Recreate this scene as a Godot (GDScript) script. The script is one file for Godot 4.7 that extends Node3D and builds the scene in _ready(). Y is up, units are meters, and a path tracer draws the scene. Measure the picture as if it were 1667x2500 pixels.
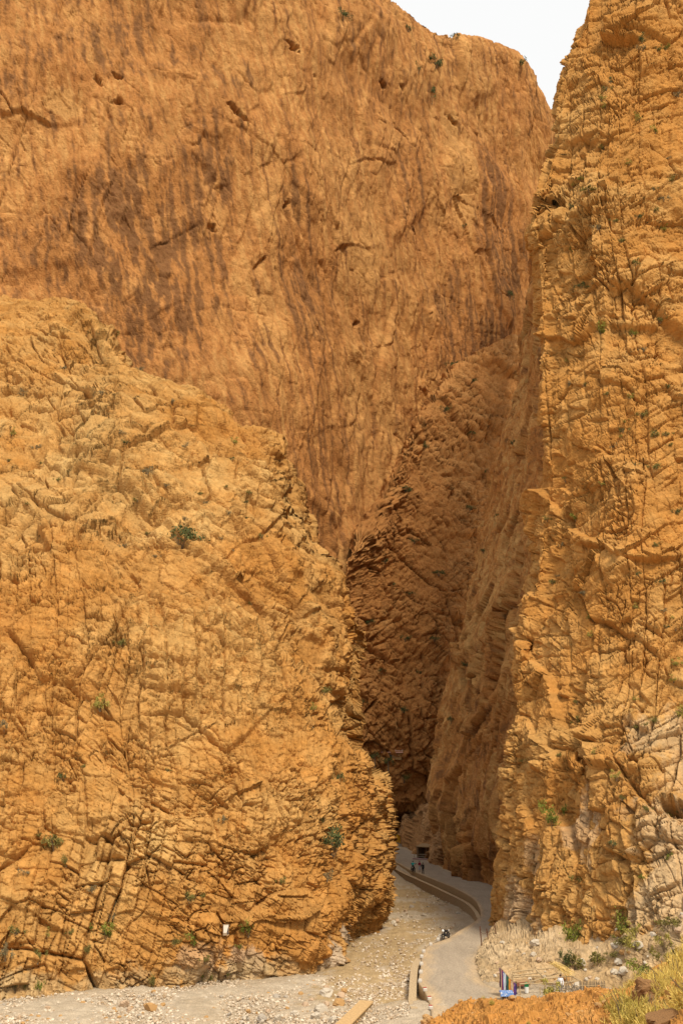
extends Node3D
# A road and a dry riverbed squeezed between the walls of a desert gorge.
# Pixel helpers: a pixel of the 1667 x 2500 photograph gives a direction; the depth (metres along -z) comes from the ground or the rock it touches.

class Tools:
	const F := 2690.0
	const PITCH := 0.2016
	const EYE := Vector3(0, 22, 0)

	static func ray(px: float, py: float) -> Vector3:
		var x := (px - 833.5) / F
		var y := -(py - 1250.0) / F
		var c := cos(PITCH)
		var s := sin(PITCH)
		var fw := c - y * s
		return Vector3(x / fw, (y * c + s) / fw, -1.0)

	static func at(px: float, py: float, d: float) -> Vector3:
		return EYE + ray(px, py) * d

	static func on_level(px: float, py: float, level: float) -> Vector3:
		var r := ray(px, py)
		return EYE + r * ((level - EYE.y) / r.y)

	# the point at depth d and height h that lies in a pixel column
	static func stand(px: float, d: float, h: float) -> Vector3:
		var f := d * cos(PITCH) + (h - EYE.y) * sin(PITCH)
		return Vector3((px - 833.5) / F * f, h, -d)

	static func pixel(p: Vector3) -> Vector2:
		var r := p - EYE
		var c := cos(PITCH)
		var s := sin(PITCH)
		var f := -r.z * c + r.y * s
		var u := r.y * c + r.z * s
		if f < 0.1:
			return Vector2(-9999, -9999)
		return Vector2(833.5 + F * r.x / f, 1250.0 - F * u / f)

	static func noise(kind: int, sd: int, octaves := 1, gain := 0.5) -> FastNoiseLite:
		var n := FastNoiseLite.new()
		n.noise_type = kind
		n.seed = sd
		n.frequency = 1.0
		if octaves > 1:
			n.fractal_type = FastNoiseLite.FRACTAL_FBM
			n.fractal_octaves = octaves
			n.fractal_gain = gain
		else:
			n.fractal_type = FastNoiseLite.FRACTAL_NONE
		return n

	static func cells(sd: int, ret: int) -> FastNoiseLite:
		var n := noise(FastNoiseLite.TYPE_CELLULAR, sd)
		n.cellular_distance_function = FastNoiseLite.DISTANCE_EUCLIDEAN
		n.cellular_return_type = ret
		n.cellular_jitter = 1.0
		return n

# ---------------------------------------------------------------- rock
class Rock:
	var warp: FastNoiseLite
	var fine: FastNoiseLite
	var rough: FastNoiseLite
	var big: FastNoiseLite
	var patch: FastNoiseLite
	var bed: FastNoiseLite
	var cv: Array[FastNoiseLite] = []
	var cd: Array[FastNoiseLite] = []
	var frame := Basis()            # joint frame: blocks are long along its y
	var scale: Array[Vector3] = []  # 1 / block size per level
	var step: Array[float] = []     # how far blocks stand out
	var crack: Array[float] = []    # joint depth
	var wid: Array[float] = []      # joint width, in cells
	var rim: Array[float] = [0.06, 0.12, 0.22, 0.3]  # how far from its joints a block reaches its full height, in cells
	var bricks: Array = []          # joint sets: [size u, size v, u direction, v direction, step, joint depth, joint width, lean, seed]
	var lumps := 2.5
	var bend := 1.6
	var wobble := 0.14
	var offset := 0.0
	var lean := 0.9
	var some_min := 0.1
	var lump_size := 30.0
	var rough_amp := 0.17
	var rough_size := 2.4
	var rough_stretch := Vector3.ONE
	var beds := 0.0                 # bedding ledges, metres
	var bed_dir := Vector3.UP
	var bed_size := 3.0
	var base := Color(0.52, 0.245, 0.064)
	var pale := Color(0.64, 0.4, 0.15)
	var rust := Color(0.45, 0.19, 0.045)
	var dark := Color(0.19, 0.092, 0.042)
	var pale_amount := 0.0
	var rust_amount := 0.0
	var streaks := 0.0
	var regions: Array = []         # [centre, radius, colour, strength]: stains and fresh faces seen in the photograph
	var stains: Array = []          # [centre, half width, half height, strength]: desert varnish (+) and fresh rock (-)
	var streak: FastNoiseLite
	var streak2: FastNoiseLite

	func _init(sd: int):
		warp = Tools.noise(FastNoiseLite.TYPE_SIMPLEX_SMOOTH, sd, 2)
		fine = Tools.noise(FastNoiseLite.TYPE_SIMPLEX_SMOOTH, sd + 1, 2)
		rough = Tools.noise(FastNoiseLite.TYPE_SIMPLEX, sd + 2, 5, 0.68)
		big = Tools.noise(FastNoiseLite.TYPE_SIMPLEX_SMOOTH, sd + 3, 3)
		patch = Tools.noise(FastNoiseLite.TYPE_SIMPLEX, sd + 4, 4, 0.6)
		bed = Tools.noise(FastNoiseLite.TYPE_SIMPLEX, sd + 5, 3, 0.6)
		streak = Tools.noise(FastNoiseLite.TYPE_SIMPLEX, sd + 6, 4, 0.6)
		streak2 = Tools.noise(FastNoiseLite.TYPE_SIMPLEX, sd + 7, 3, 0.6)
		for i in 4:
			cv.append(Tools.cells(sd + 10 + i, FastNoiseLite.RETURN_CELL_VALUE))
			cd.append(Tools.cells(sd + 10 + i, FastNoiseLite.RETURN_DISTANCE2_SUB))

	static func rnd(x: float) -> float:
		return fposmod(sin(x * 127.1 + 11.7) * 43758.5, 1.0)

	# x: how far the rock stands out of the base surface, y: tone of the block, z: tone of the small block
	func shape(p: Vector3) -> Vector4:
		var w := p * 0.028
		var q := p + Vector3(warp.get_noise_3dv(w), warp.get_noise_3dv(w + Vector3(31, 7, 3)), warp.get_noise_3dv(w + Vector3(5, 57, 11))) * bend
		w = p * 0.3
		var e := Vector3(fine.get_noise_3dv(w), fine.get_noise_3dv(w + Vector3(31, 7, 3)), fine.get_noise_3dv(w + Vector3(5, 57, 11)))
		q += e * wobble
		var qj := q
		q = frame * q
		var out := offset + big.get_noise_3dv(p / lump_size) * lumps
		var some := clampf(0.55 + 1.5 * fine.get_noise_3dv(p * 0.055 + Vector3(9, 9, 9)), some_min, 1.15)
		var some2 := clampf(0.5 + 1.6 * fine.get_noise_3dv(p * 0.12 + Vector3(70, 9, 9)), some_min * 0.7, 1.15)
		var vis := fine.get_noise_3dv(p * 0.21 + Vector3(3, 90, 9))
		var vis2 := fine.get_noise_3dv(p * 0.5 + Vector3(3, 9, 90))
		var tone := 0.0
		var tone2 := 0.0
		for i in scale.size():
			var s := q * scale[i]
			var h := cv[i].get_noise_3dv(s)
			var f := cd[i].get_noise_3dv(s) + 1.0
			var a := sin(h * 61.0) * s.x + sin(h * 97.0 + 1.0) * s.y + sin(h * 143.0 + 2.0) * s.z
			var much := 1.0 if i == 0 else some if i < 2 else some2
			var hold := clampf(f / rim[i], 0.0, 1.0)
			hold = hold * (2.0 - hold)
			out += step[i] * (0.3 + h * 0.55 + 0.75 * sin(a * 1.1 + h * 211.0)) * (0.35 + 0.65 * much) * hold
			if i > 0 and i < 3:
				var fr := fposmod(s.y * 0.8 + 0.25 * s.x * h + h * 17.0, 1.0)
				out += step[i] * lean * ((0.5 - fr / 0.86) if fr < 0.86 else (-0.5 + (fr - 0.86) / 0.14)) * much * hold
			var k := 1.0 - f / wid[i]
			if k > 0.0:
				var seen := smoothstep(-0.22, 0.12, vis) if i == 0 else smoothstep(-0.25, 0.05, vis + 0.4 * h) if i == 1 else smoothstep(-0.25, 0.05, vis2 + 0.4 * h)
				out -= crack[i] * k * (2.0 - k) * much * seen
			if i == 1:
				tone = h
			elif i == 2:
				tone2 = h
		for b in bricks:
			var sd: float = b[8]
			var u: float = qj.dot(b[2]) / b[0]
			u += 0.32 * sin(u * 1.3 + sd) + 0.12 * sin(u * 2.9 + sd * 2.0)
			var iu := floorf(u)
			var fu := u - iu
			var hu := rnd(iu + sd)
			var v: float = qj.dot(b[3]) / b[1] + hu * 9.7 + (fu - 0.5) * (hu - 0.5) * 0.9
			v += 0.32 * sin(v * 1.7 + hu * 6.0)
			var iv := floorf(v)
			var fv := v - iv
			var h := rnd(iu * 3.71 + iv * 7.13 + sd)
			var h2 := fposmod(h * 57.0, 1.0)
			var eu: float = minf(fu, 1.0 - fu) * b[0]
			var ev: float = minf(fv, 1.0 - fv) * b[1]
			var hold := clampf(minf(eu, ev) / (1.6 * b[6]), 0.0, 1.0)
			hold *= 2.0 - hold
			out += b[4] * ((h - 0.35) + (h2 - 0.5) * (fu - 0.5) * 2.8 + (0.5 - fv) * b[7]) * hold * (0.25 + 0.75 * some)
			if eu < b[6]:
				var g := rnd((iu if fu < 0.5 else iu + 1.0) * 1.9 + floorf(v * 0.7) * 5.3 + sd)
				out -= b[5] * (1.0 - eu / b[6]) * smoothstep(0.25, 0.7, g) * (0.2 + 0.8 * some)
			if ev < b[6]:
				var g := rnd(iu * 2.3 + (iv if fv < 0.5 else iv + 1.0) * 4.7 + sd)
				out -= b[5] * (1.0 - ev / b[6]) * smoothstep(0.3, 0.75, g) * (0.2 + 0.8 * some2)
			tone = tone * 0.6 + (h - 0.5) * 0.8
		out += rough.get_noise_3dv((frame * p) * rough_stretch / rough_size) * rough_amp
		if beds > 0.0:
			var b := (p + e * 0.5).dot(bed_dir) / bed_size + 0.6 * warp.get_noise_3dv(p * 0.03)
			var n := bed.get_noise_2d(b, p.x * 0.004) * 2.2
			var fl := floorf(n * 2.0)
			var fr := n * 2.0 - fl
			out += beds * (fl + smoothstep(0.5, 1.0, fr)) * 0.5 * (0.3 + 0.7 * some2)
		return Vector4(out, tone, tone2, some)

	func colour(p: Vector3, s: Vector4) -> Color:
		var a := patch.get_noise_3dv(p * 0.035)
		var b := patch.get_noise_3dv(p * 0.16 + Vector3(40, 0, 9))
		var c := patch.get_noise_3dv(p * 0.9 + Vector3(4, 70, 9))
		var col := base.lerp(pale, clampf(pale_amount + a * 0.35 + b * 0.4 + s.y * 0.14 + (s.w - 0.6) * 0.3, 0.0, 1.0))
		col = col.lerp(rust, clampf(rust_amount - a * 0.5 + b * 0.7 - 0.2 + s.z * 0.12, 0.0, 0.85))
		for r in regions:
			var d: Vector3 = (p - r[0])
			if r.size() > 4:
				d.y *= r[4]
			var e := d.length() / float(r[1]) + 0.9 * b + 0.35 * c
			if e < 1.0:
				col = col.lerp(r[2], float(r[3]) * clampf((1.0 - e) * 3.0, 0.0, 1.0))
		if streaks > 0.0:
			var run := frame * p
			var st := streak.get_noise_3d(run.x * 0.42 + b * 0.2, p.y * 0.014, run.z * 0.42)
			var st2 := streak.get_noise_3d(run.x * 0.8 + 60.0, p.y * 0.03 + c * 0.15, run.z * 0.8)
			var where := streak2.get_noise_3dv(p * Vector3(0.022, 0.012, 0.022)) * 0.8 - 0.12
			for r in stains:
				var d: Vector3 = p - r[0]
				var e := sqrt((d.x * d.x + d.z * d.z) / (r[1] * r[1]) + d.y * d.y / (r[2] * r[2])) + 0.5 * a + 0.35 * b
				if e < 1.0:
					where += r[3] * minf(1.0, (1.0 - e) * 2.0)
			col = col.lerp(dark, streaks * clampf(where * 0.9 + st * (1.5 + 2.0 * absf(where)) + st2 * 0.9 - 0.12, 0.0, 0.85))
			col = col.lerp(pale, streaks * clampf(-where * 0.9 - st * 1.2 - st2 * 0.7 - 0.12, 0.0, 0.8))
		var v := 1.0 + 0.10 * s.y + 0.09 * s.z + 0.22 * c
		return Color(col.r * v, col.g * v, col.b * v)

# ---------------------------------------------------------------- a sheet of rock between control points
class Net:
	var ctrl: Array = []            # rows of Vector3, bottom to top
	var us: PackedFloat32Array
	var vs: PackedFloat32Array
	var rock: Rock
	var flip := 1.0
	var base: Array = []
	var pos: Array = []
	var nor: Array = []
	var col: Array = []
	var dents: Array = []           # [centre, tangent, half width, half height, turn, depth]
	var joints: Array = []          # [a, b, half width, depth]
	var edges: Array = []           # [a, ab, length squared, across, height, reach, first, last]
	var nu := 0
	var nv := 0
	var fade := [0.0, 0.0, 0.0, 0.0] # how far in from each border (bottom, top, first, last column) the relief dies out, in control steps

	static func params(subs: Array) -> PackedFloat32Array:
		var o := PackedFloat32Array()
		for i in subs.size():
			for k in int(subs[i]):
				o.append(i + float(k) / float(subs[i]))
		o.append(subs.size())
		return o

	static func spline(a: Array, t: float) -> Vector3:
		var n := a.size() - 1
		var i := clampi(int(t), 0, n - 1)
		var p1: Vector3 = a[i]
		var p2: Vector3 = a[i + 1]
		var p0: Vector3 = a[i - 1] if i > 0 else p1 * 2.0 - p2
		var p3: Vector3 = a[i + 2] if i + 2 <= n else p2 * 2.0 - p1
		return p1.cubic_interpolate(p2, p0, p3, t - i)

	func all(f: Callable) -> void:
		var id := WorkerThreadPool.add_group_task(f, nv, -1, true)
		WorkerThreadPool.wait_for_group_task_completion(id)

	func row_base(i: int) -> void:
		var cols := []
		for j in ctrl[0].size():
			var c := []
			for r in ctrl:
				c.append(r[j])
			cols.append(spline(c, vs[i]))
		var o := PackedVector3Array()
		o.resize(nu)
		for j in nu:
			o[j] = spline(cols, us[j])
		base[i] = o

	func grid_normal(g: Array, i: int, j: int) -> Vector3:
		var r: PackedVector3Array = g[i]
		var up: PackedVector3Array = g[mini(i + 1, nv - 1)]
		var dn: PackedVector3Array = g[maxi(i - 1, 0)]
		var n := (r[mini(j + 1, nu - 1)] - r[maxi(j - 1, 0)]).cross(up[j] - dn[j])
		return n.normalized() * flip

	func row_rock(i: int) -> void:
		var b: PackedVector3Array = base[i]
		var o := PackedVector3Array()
		var c := PackedColorArray()
		o.resize(nu)
		c.resize(nu)
		for j in nu:
			var p := b[j]
			var n := grid_normal(base, i, j)
			var s := rock.shape(p)
			var d := s.x
			var k0 := 1.0
			if fade[0] > 0.0:
				k0 *= smoothstep(0.0, fade[0], vs[i])
			if fade[1] > 0.0:
				k0 *= smoothstep(0.0, fade[1], ctrl.size() - 1 - vs[i])
			if fade[2] > 0.0:
				k0 *= smoothstep(0.0, fade[2], us[j])
			if fade[3] > 0.0:
				k0 *= smoothstep(0.0, fade[3], ctrl[0].size() - 1 - us[j])
			d *= k0
			var wob := rock.fine.get_noise_3dv(p * 0.14)
			var pw := p
			if joints.size() + edges.size() > 0:
				pw += Vector3(rock.fine.get_noise_3dv(p * 0.07), rock.fine.get_noise_3dv(p * 0.07 + Vector3(50, 0, 0)), 0.0) * 3.0 + Vector3(wob, -wob, 0.0) * 0.5
			var ragged := rock.fine.get_noise_3dv(p * 0.7) if dents.size() > 0 else 0.0
			for q in dents:
				var r: Vector3 = p - q[0]
				if r.length_squared() > q[6] * 1.6:
					continue
				var x: float = r.dot(q[1])
				var y := r.y
				var x2: float = (x * q[7] + y * q[8]) / q[2] + 0.5 * wob + 0.9 * ragged
				var y2: float = (y * q[7] - x * q[8]) / q[3] - 0.5 * wob + 0.6 * ragged
				var e := x2 * x2 + y2 * y2
				if e < 1.0:
					var k := clampf((1.0 - e) * 2.2, 0.0, 1.0)
					d -= q[5] * k
			for q in joints:
				var r: Vector3 = pw - q[0]
				var ab: Vector3 = q[1]
				var t: float = clampf(r.dot(ab) / float(q[2]), 0.0, 1.0)
				var m: float = (r - ab * t).length() + 0.6 * wob * q[3]
				if m < q[3]:
					d -= q[4] * (1.0 - m / q[3]) * smoothstep(-0.25, 0.1, wob)
			for q in edges:
				var r: Vector3 = pw - q[0]
				var t: float = r.dot(q[1]) / float(q[2])
				if t < 0.0 or t > 1.0:
					continue
				var sd: float = r.dot(q[3])
				if sd < 0.0 or sd > q[5] * 4.0:
					continue
				var k := 1.0
				if q[6]:
					k = minf(k, t * 3.0)
				if q[7]:
					k = minf(k, (1.0 - t) * 3.0)
				d += q[4] * exp(-sd / q[5]) * k * smoothstep(0.0, 0.6, sd)
			o[j] = p + n * d
			c[j] = rock.colour(p, s)
		pos[i] = o
		col[i] = c

	func row_normal(i: int) -> void:
		var o := PackedVector3Array()
		o.resize(nu)
		for j in nu:
			var r: PackedVector3Array = pos[i]
			var i2 := i + 1 if i + 1 < nv else i - 1
			var j2 := j + 1 if j + 1 < nu else j - 1
			var up: PackedVector3Array = pos[i2]
			var g := (r[j2] - r[j]).cross(up[j] - r[j]).normalized()
			g *= flip * (1.0 if i2 > i else -1.0) * (1.0 if j2 > j else -1.0)
			o[j] = (g + 0.5 * grid_normal(pos, i, j)).normalized()
		nor[i] = o

	func lay(usub: Array, vsub: Array) -> void:
		us = params(usub)
		vs = params(vsub)
		nu = us.size()
		nv = vs.size()
		base.resize(nv)
		pos.resize(nv)
		nor.resize(nv)
		col.resize(nv)
		all(row_base)

	# nearest grid point to a pixel, on the base sheet or on the finished rock
	func find(px: float, py: float, done := false) -> Vector2i:
		var g: Array = pos if done else base
		var want := Vector2(px, py)
		var best := 1e18
		var hit := Vector2i.ZERO
		for i in range(0, nv, 6):
			var r: PackedVector3Array = g[i]
			for j in range(0, nu, 6):
				var e: float = want.distance_squared_to(Tools.pixel(r[j]))
				if e < best:
					best = e
					hit = Vector2i(i, j)
		var mid := hit
		best = 1e18
		for i in range(maxi(mid.x - 8, 0), mini(mid.x + 9, nv)):
			var r: PackedVector3Array = g[i]
			for j in range(maxi(mid.y - 8, 0), mini(mid.y + 9, nu)):
				var e: float = want.distance_squared_to(Tools.pixel(r[j]))
				if e < best:
					best = e
					hit = Vector2i(i, j)
		return hit

	# sizes in pixels of the photograph at the place they are seen
	func dent(px: float, py: float, half_w: float, half_h: float, turn: float, depth: float) -> void:
		var h := find(px, py)
		var c: Vector3 = base[h.x][h.y]
		var n := grid_normal(base, h.x, h.y)
		var t := Vector3.UP.cross(n).normalized()
		var k := c.distance_to(Tools.EYE) / Tools.F
		var m := maxf(half_w, half_h) * k * 1.3
		dents.append([c, t, half_w * k, half_h * k, turn, depth, m * m, cos(turn), sin(turn)])

	func joint(line: Array, half_w: float, depth: float) -> void:
		var last := Vector3.ZERO
		for k in line.size():
			var h := find(line[k][0], line[k][1])
			var p: Vector3 = base[h.x][h.y]
			if k > 0:
				joints.append([last, p - last, (p - last).length_squared(), half_w, depth])
			last = p

	# rock standing out by «height» on one side of a line and easing back over «reach»; side 1 is above or right of the line
	func ledge(line: Array, side: float, height: float, reach: float) -> void:
		var last := Vector3.ZERO
		for k in line.size():
			var h := find(line[k][0], line[k][1])
			var p: Vector3 = base[h.x][h.y]
			if k > 0:
				var n := grid_normal(base, h.x, h.y)
				var ab := p - last
				var across := n.cross(ab).normalized()
				if across.y + 0.3 * across.x < 0.0:
					across = -across
				edges.append([last, ab, ab.length_squared(), across * side, height, reach, k == 1, k == line.size() - 1])
			last = p

	func finish() -> ArrayMesh:
		all(row_rock)
		all(row_normal)
		var v := PackedVector3Array()
		var n := PackedVector3Array()
		var c := PackedColorArray()
		for i in nv:
			v.append_array(pos[i])
			n.append_array(nor[i])
			c.append_array(col[i])
		var ix := PackedInt32Array()
		ix.resize((nu - 1) * (nv - 1) * 6)
		var k := 0
		for i in nv - 1:
			for j in nu - 1:
				var a := i * nu + j
				if flip > 0.0:
					ix[k] = a; ix[k + 1] = a + nu; ix[k + 2] = a + 1
					ix[k + 3] = a + 1; ix[k + 4] = a + nu; ix[k + 5] = a + nu + 1
				else:
					ix[k] = a; ix[k + 1] = a + 1; ix[k + 2] = a + nu
					ix[k + 3] = a + 1; ix[k + 4] = a + nu + 1; ix[k + 5] = a + nu
				k += 6
		var arr := []
		arr.resize(Mesh.ARRAY_MAX)
		arr[Mesh.ARRAY_VERTEX] = v
		arr[Mesh.ARRAY_NORMAL] = n
		arr[Mesh.ARRAY_COLOR] = c
		arr[Mesh.ARRAY_INDEX] = ix
		var m := ArrayMesh.new()
		m.add_surface_from_arrays(Mesh.PRIMITIVE_TRIANGLES, arr)
		return m

# ---------------------------------------------------------------- helpers
var mats := {}
var used := {}

func at(px: float, py: float, d: float) -> Vector3:
	return Tools.at(px, py, d)

func level(px: float, py: float, h := 0.0) -> Vector3:
	return Tools.on_level(px, py, h)

func numbered(called: String) -> String:
	if not used.has(called):
		used[called] = 0
		return called
	used[called] += 1
	return "%s_%03d" % [called, used[called]]

func structure(called: String, mesh: Mesh, m: Material) -> MeshInstance3D:
	var o := MeshInstance3D.new()
	o.name = numbered(called)
	o.mesh = mesh
	o.material_override = m
	o.set_meta("kind", "structure")
	add_child(o, true)
	return o

func noise_image(size: int, sd: int, freq: float, lo: float, hi: float, octaves := 5) -> ImageTexture:
	var n := Tools.noise(FastNoiseLite.TYPE_SIMPLEX, sd, octaves, 0.6)
	n.frequency = freq
	var im := n.get_seamless_image(size, size)
	im.convert(Image.FORMAT_RGB8)
	for y in size:
		for x in size:
			var v := lerpf(lo, hi, im.get_pixel(x, y).r)
			im.set_pixel(x, y, Color(v, v, v))
	return ImageTexture.create_from_image(im)

func rock_material(sd: int, tile: float) -> StandardMaterial3D:
	var m := StandardMaterial3D.new()
	m.resource_name = "rock"
	m.vertex_color_use_as_albedo = true
	m.roughness = 0.95
	m.metallic_specular = 0.2
	m.uv1_triplanar = true
	m.uv1_world_triplanar = true
	m.uv1_scale = Vector3.ONE / tile
	m.albedo_texture = noise_image(512, sd, 0.03, 0.78, 1.0)
	m.heightmap_enabled = true
	m.heightmap_texture = noise_image(512, sd + 1, 0.035, 0.0, 1.0)
	m.heightmap_scale = 18.0
	return m

func plain(c: Color, rough := 0.85) -> StandardMaterial3D:
	var m := StandardMaterial3D.new()
	m.albedo_color = c.linear_to_srgb()
	m.roughness = rough
	return m

func rows_from(cols: Array) -> Array:
	# columns of control points (bottom to top) turned into rows
	var rows := []
	for i in cols[0].size():
		var r := []
		for c in cols:
			r.append(c[i])
		rows.append(r)
	return rows

func pts(list: Array) -> Array:
	var o := []
	for a in list:
		o.append(at(a[0], a[1], a[2]))
	return o

func _ready() -> void:
	var t0 := Time.get_ticks_msec()
	# ------------------------------------------------ camera, sky, light
	var cam := Camera3D.new()
	cam.name = "camera"
	cam.fov = rad_to_deg(2.0 * atan(1250.0 / Tools.F))
	cam.position = Tools.EYE
	cam.rotation.x = Tools.PITCH
	cam.far = 3000.0
	cam.current = true
	add_child(cam)
	var sky_mat := ProceduralSkyMaterial.new()
	sky_mat.sky_top_color = Color(0.968, 0.97, 0.968)
	sky_mat.sky_horizon_color = Color(0.98, 0.975, 0.97)
	sky_mat.ground_horizon_color = Color(0.8, 0.7, 0.58)
	sky_mat.ground_bottom_color = Color(0.6, 0.5, 0.4)
	var env := Environment.new()
	env.background_mode = Environment.BG_SKY
	env.sky = Sky.new()
	env.sky.sky_material = sky_mat
	env.background_energy_multiplier = 0.62
	env.tonemap_mode = Environment.TONE_MAPPER_LINEAR
	env.tonemap_exposure = 1.68
	env.sdfgi_enabled = true
	env.ssao_enabled = true
	env.ssil_enabled = true
	var we := WorldEnvironment.new()
	we.name = "world_environment"
	we.environment = env
	add_child(we)
	var sun := DirectionalLight3D.new()
	sun.name = "sun"
	sun.light_energy = 0.78
	sun.light_angular_distance = 15.0
	sun.light_color = Color(1.0, 0.95, 0.86)
	sun.shadow_enabled = true
	sun.look_at_from_position(Vector3(44, 128, 82), Vector3.ZERO)
	add_child(sun)

	# ------------------------------------------------ cliffs
	var left := build_left()
	print("left ", Time.get_ticks_msec() - t0)
	var wall := build_wall()
	print("wall ", Time.get_ticks_msec() - t0)
	var right := build_right()
	print("right ", Time.get_ticks_msec() - t0)
	build_ground()
	print("ground ", Time.get_ticks_msec() - t0)
	mats.left_nets = left
	place_plants(left, wall, right)
	print("plants ", Time.get_ticks_msec() - t0)
	place_stones()
	print("stones ", Time.get_ticks_msec() - t0)
	place_road_things()
	place_people()
	print("people ", Time.get_ticks_msec() - t0)
	place_stall()
	place_far()
	print("all ", Time.get_ticks_msec() - t0)

func rock_left() -> Rock:
	var r := Rock.new(11)
	r.frame = Basis(Vector3(0, 0, 1), deg_to_rad(14.0))
	r.scale = [Vector3(1.0 / 10.0, 1.0 / 14.0, 1.0 / 10.0), Vector3(1.0 / 3.6, 1.0 / 4.6, 1.0 / 3.6), Vector3(1.0 / 1.6, 1.0 / 1.6, 1.0 / 1.6), Vector3(1.0 / 0.75, 1.0 / 0.65, 1.0 / 0.75)]
	r.step = [0.8, 0.42, 0.22, 0.08]
	r.crack = [0.4, 0.45, 0.45, 0.24]
	r.wid = [0.02, 0.036, 0.075, 0.14]
	r.bricks = [[2.2, 2.8, Vector3(0.8, -0.26, -0.6), Vector3(0.2, 0.97, 0.1), 0.62, 0.85, 0.13, 0.9, 3.0], [1.05, 1.0, Vector3(0.8, -0.36, -0.6), Vector3(0.26, 0.95, -0.1), 0.26, 0.5, 0.11, 0.9, 8.0]]
	r.lumps = 2.6
	r.beds = 0.4
	r.bed_dir = Vector3(0.5, 0.8, 0.25).normalized()
	r.bed_size = 5.0
	r.offset = -1.1
	r.some_min = 0.22
	return r

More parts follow.
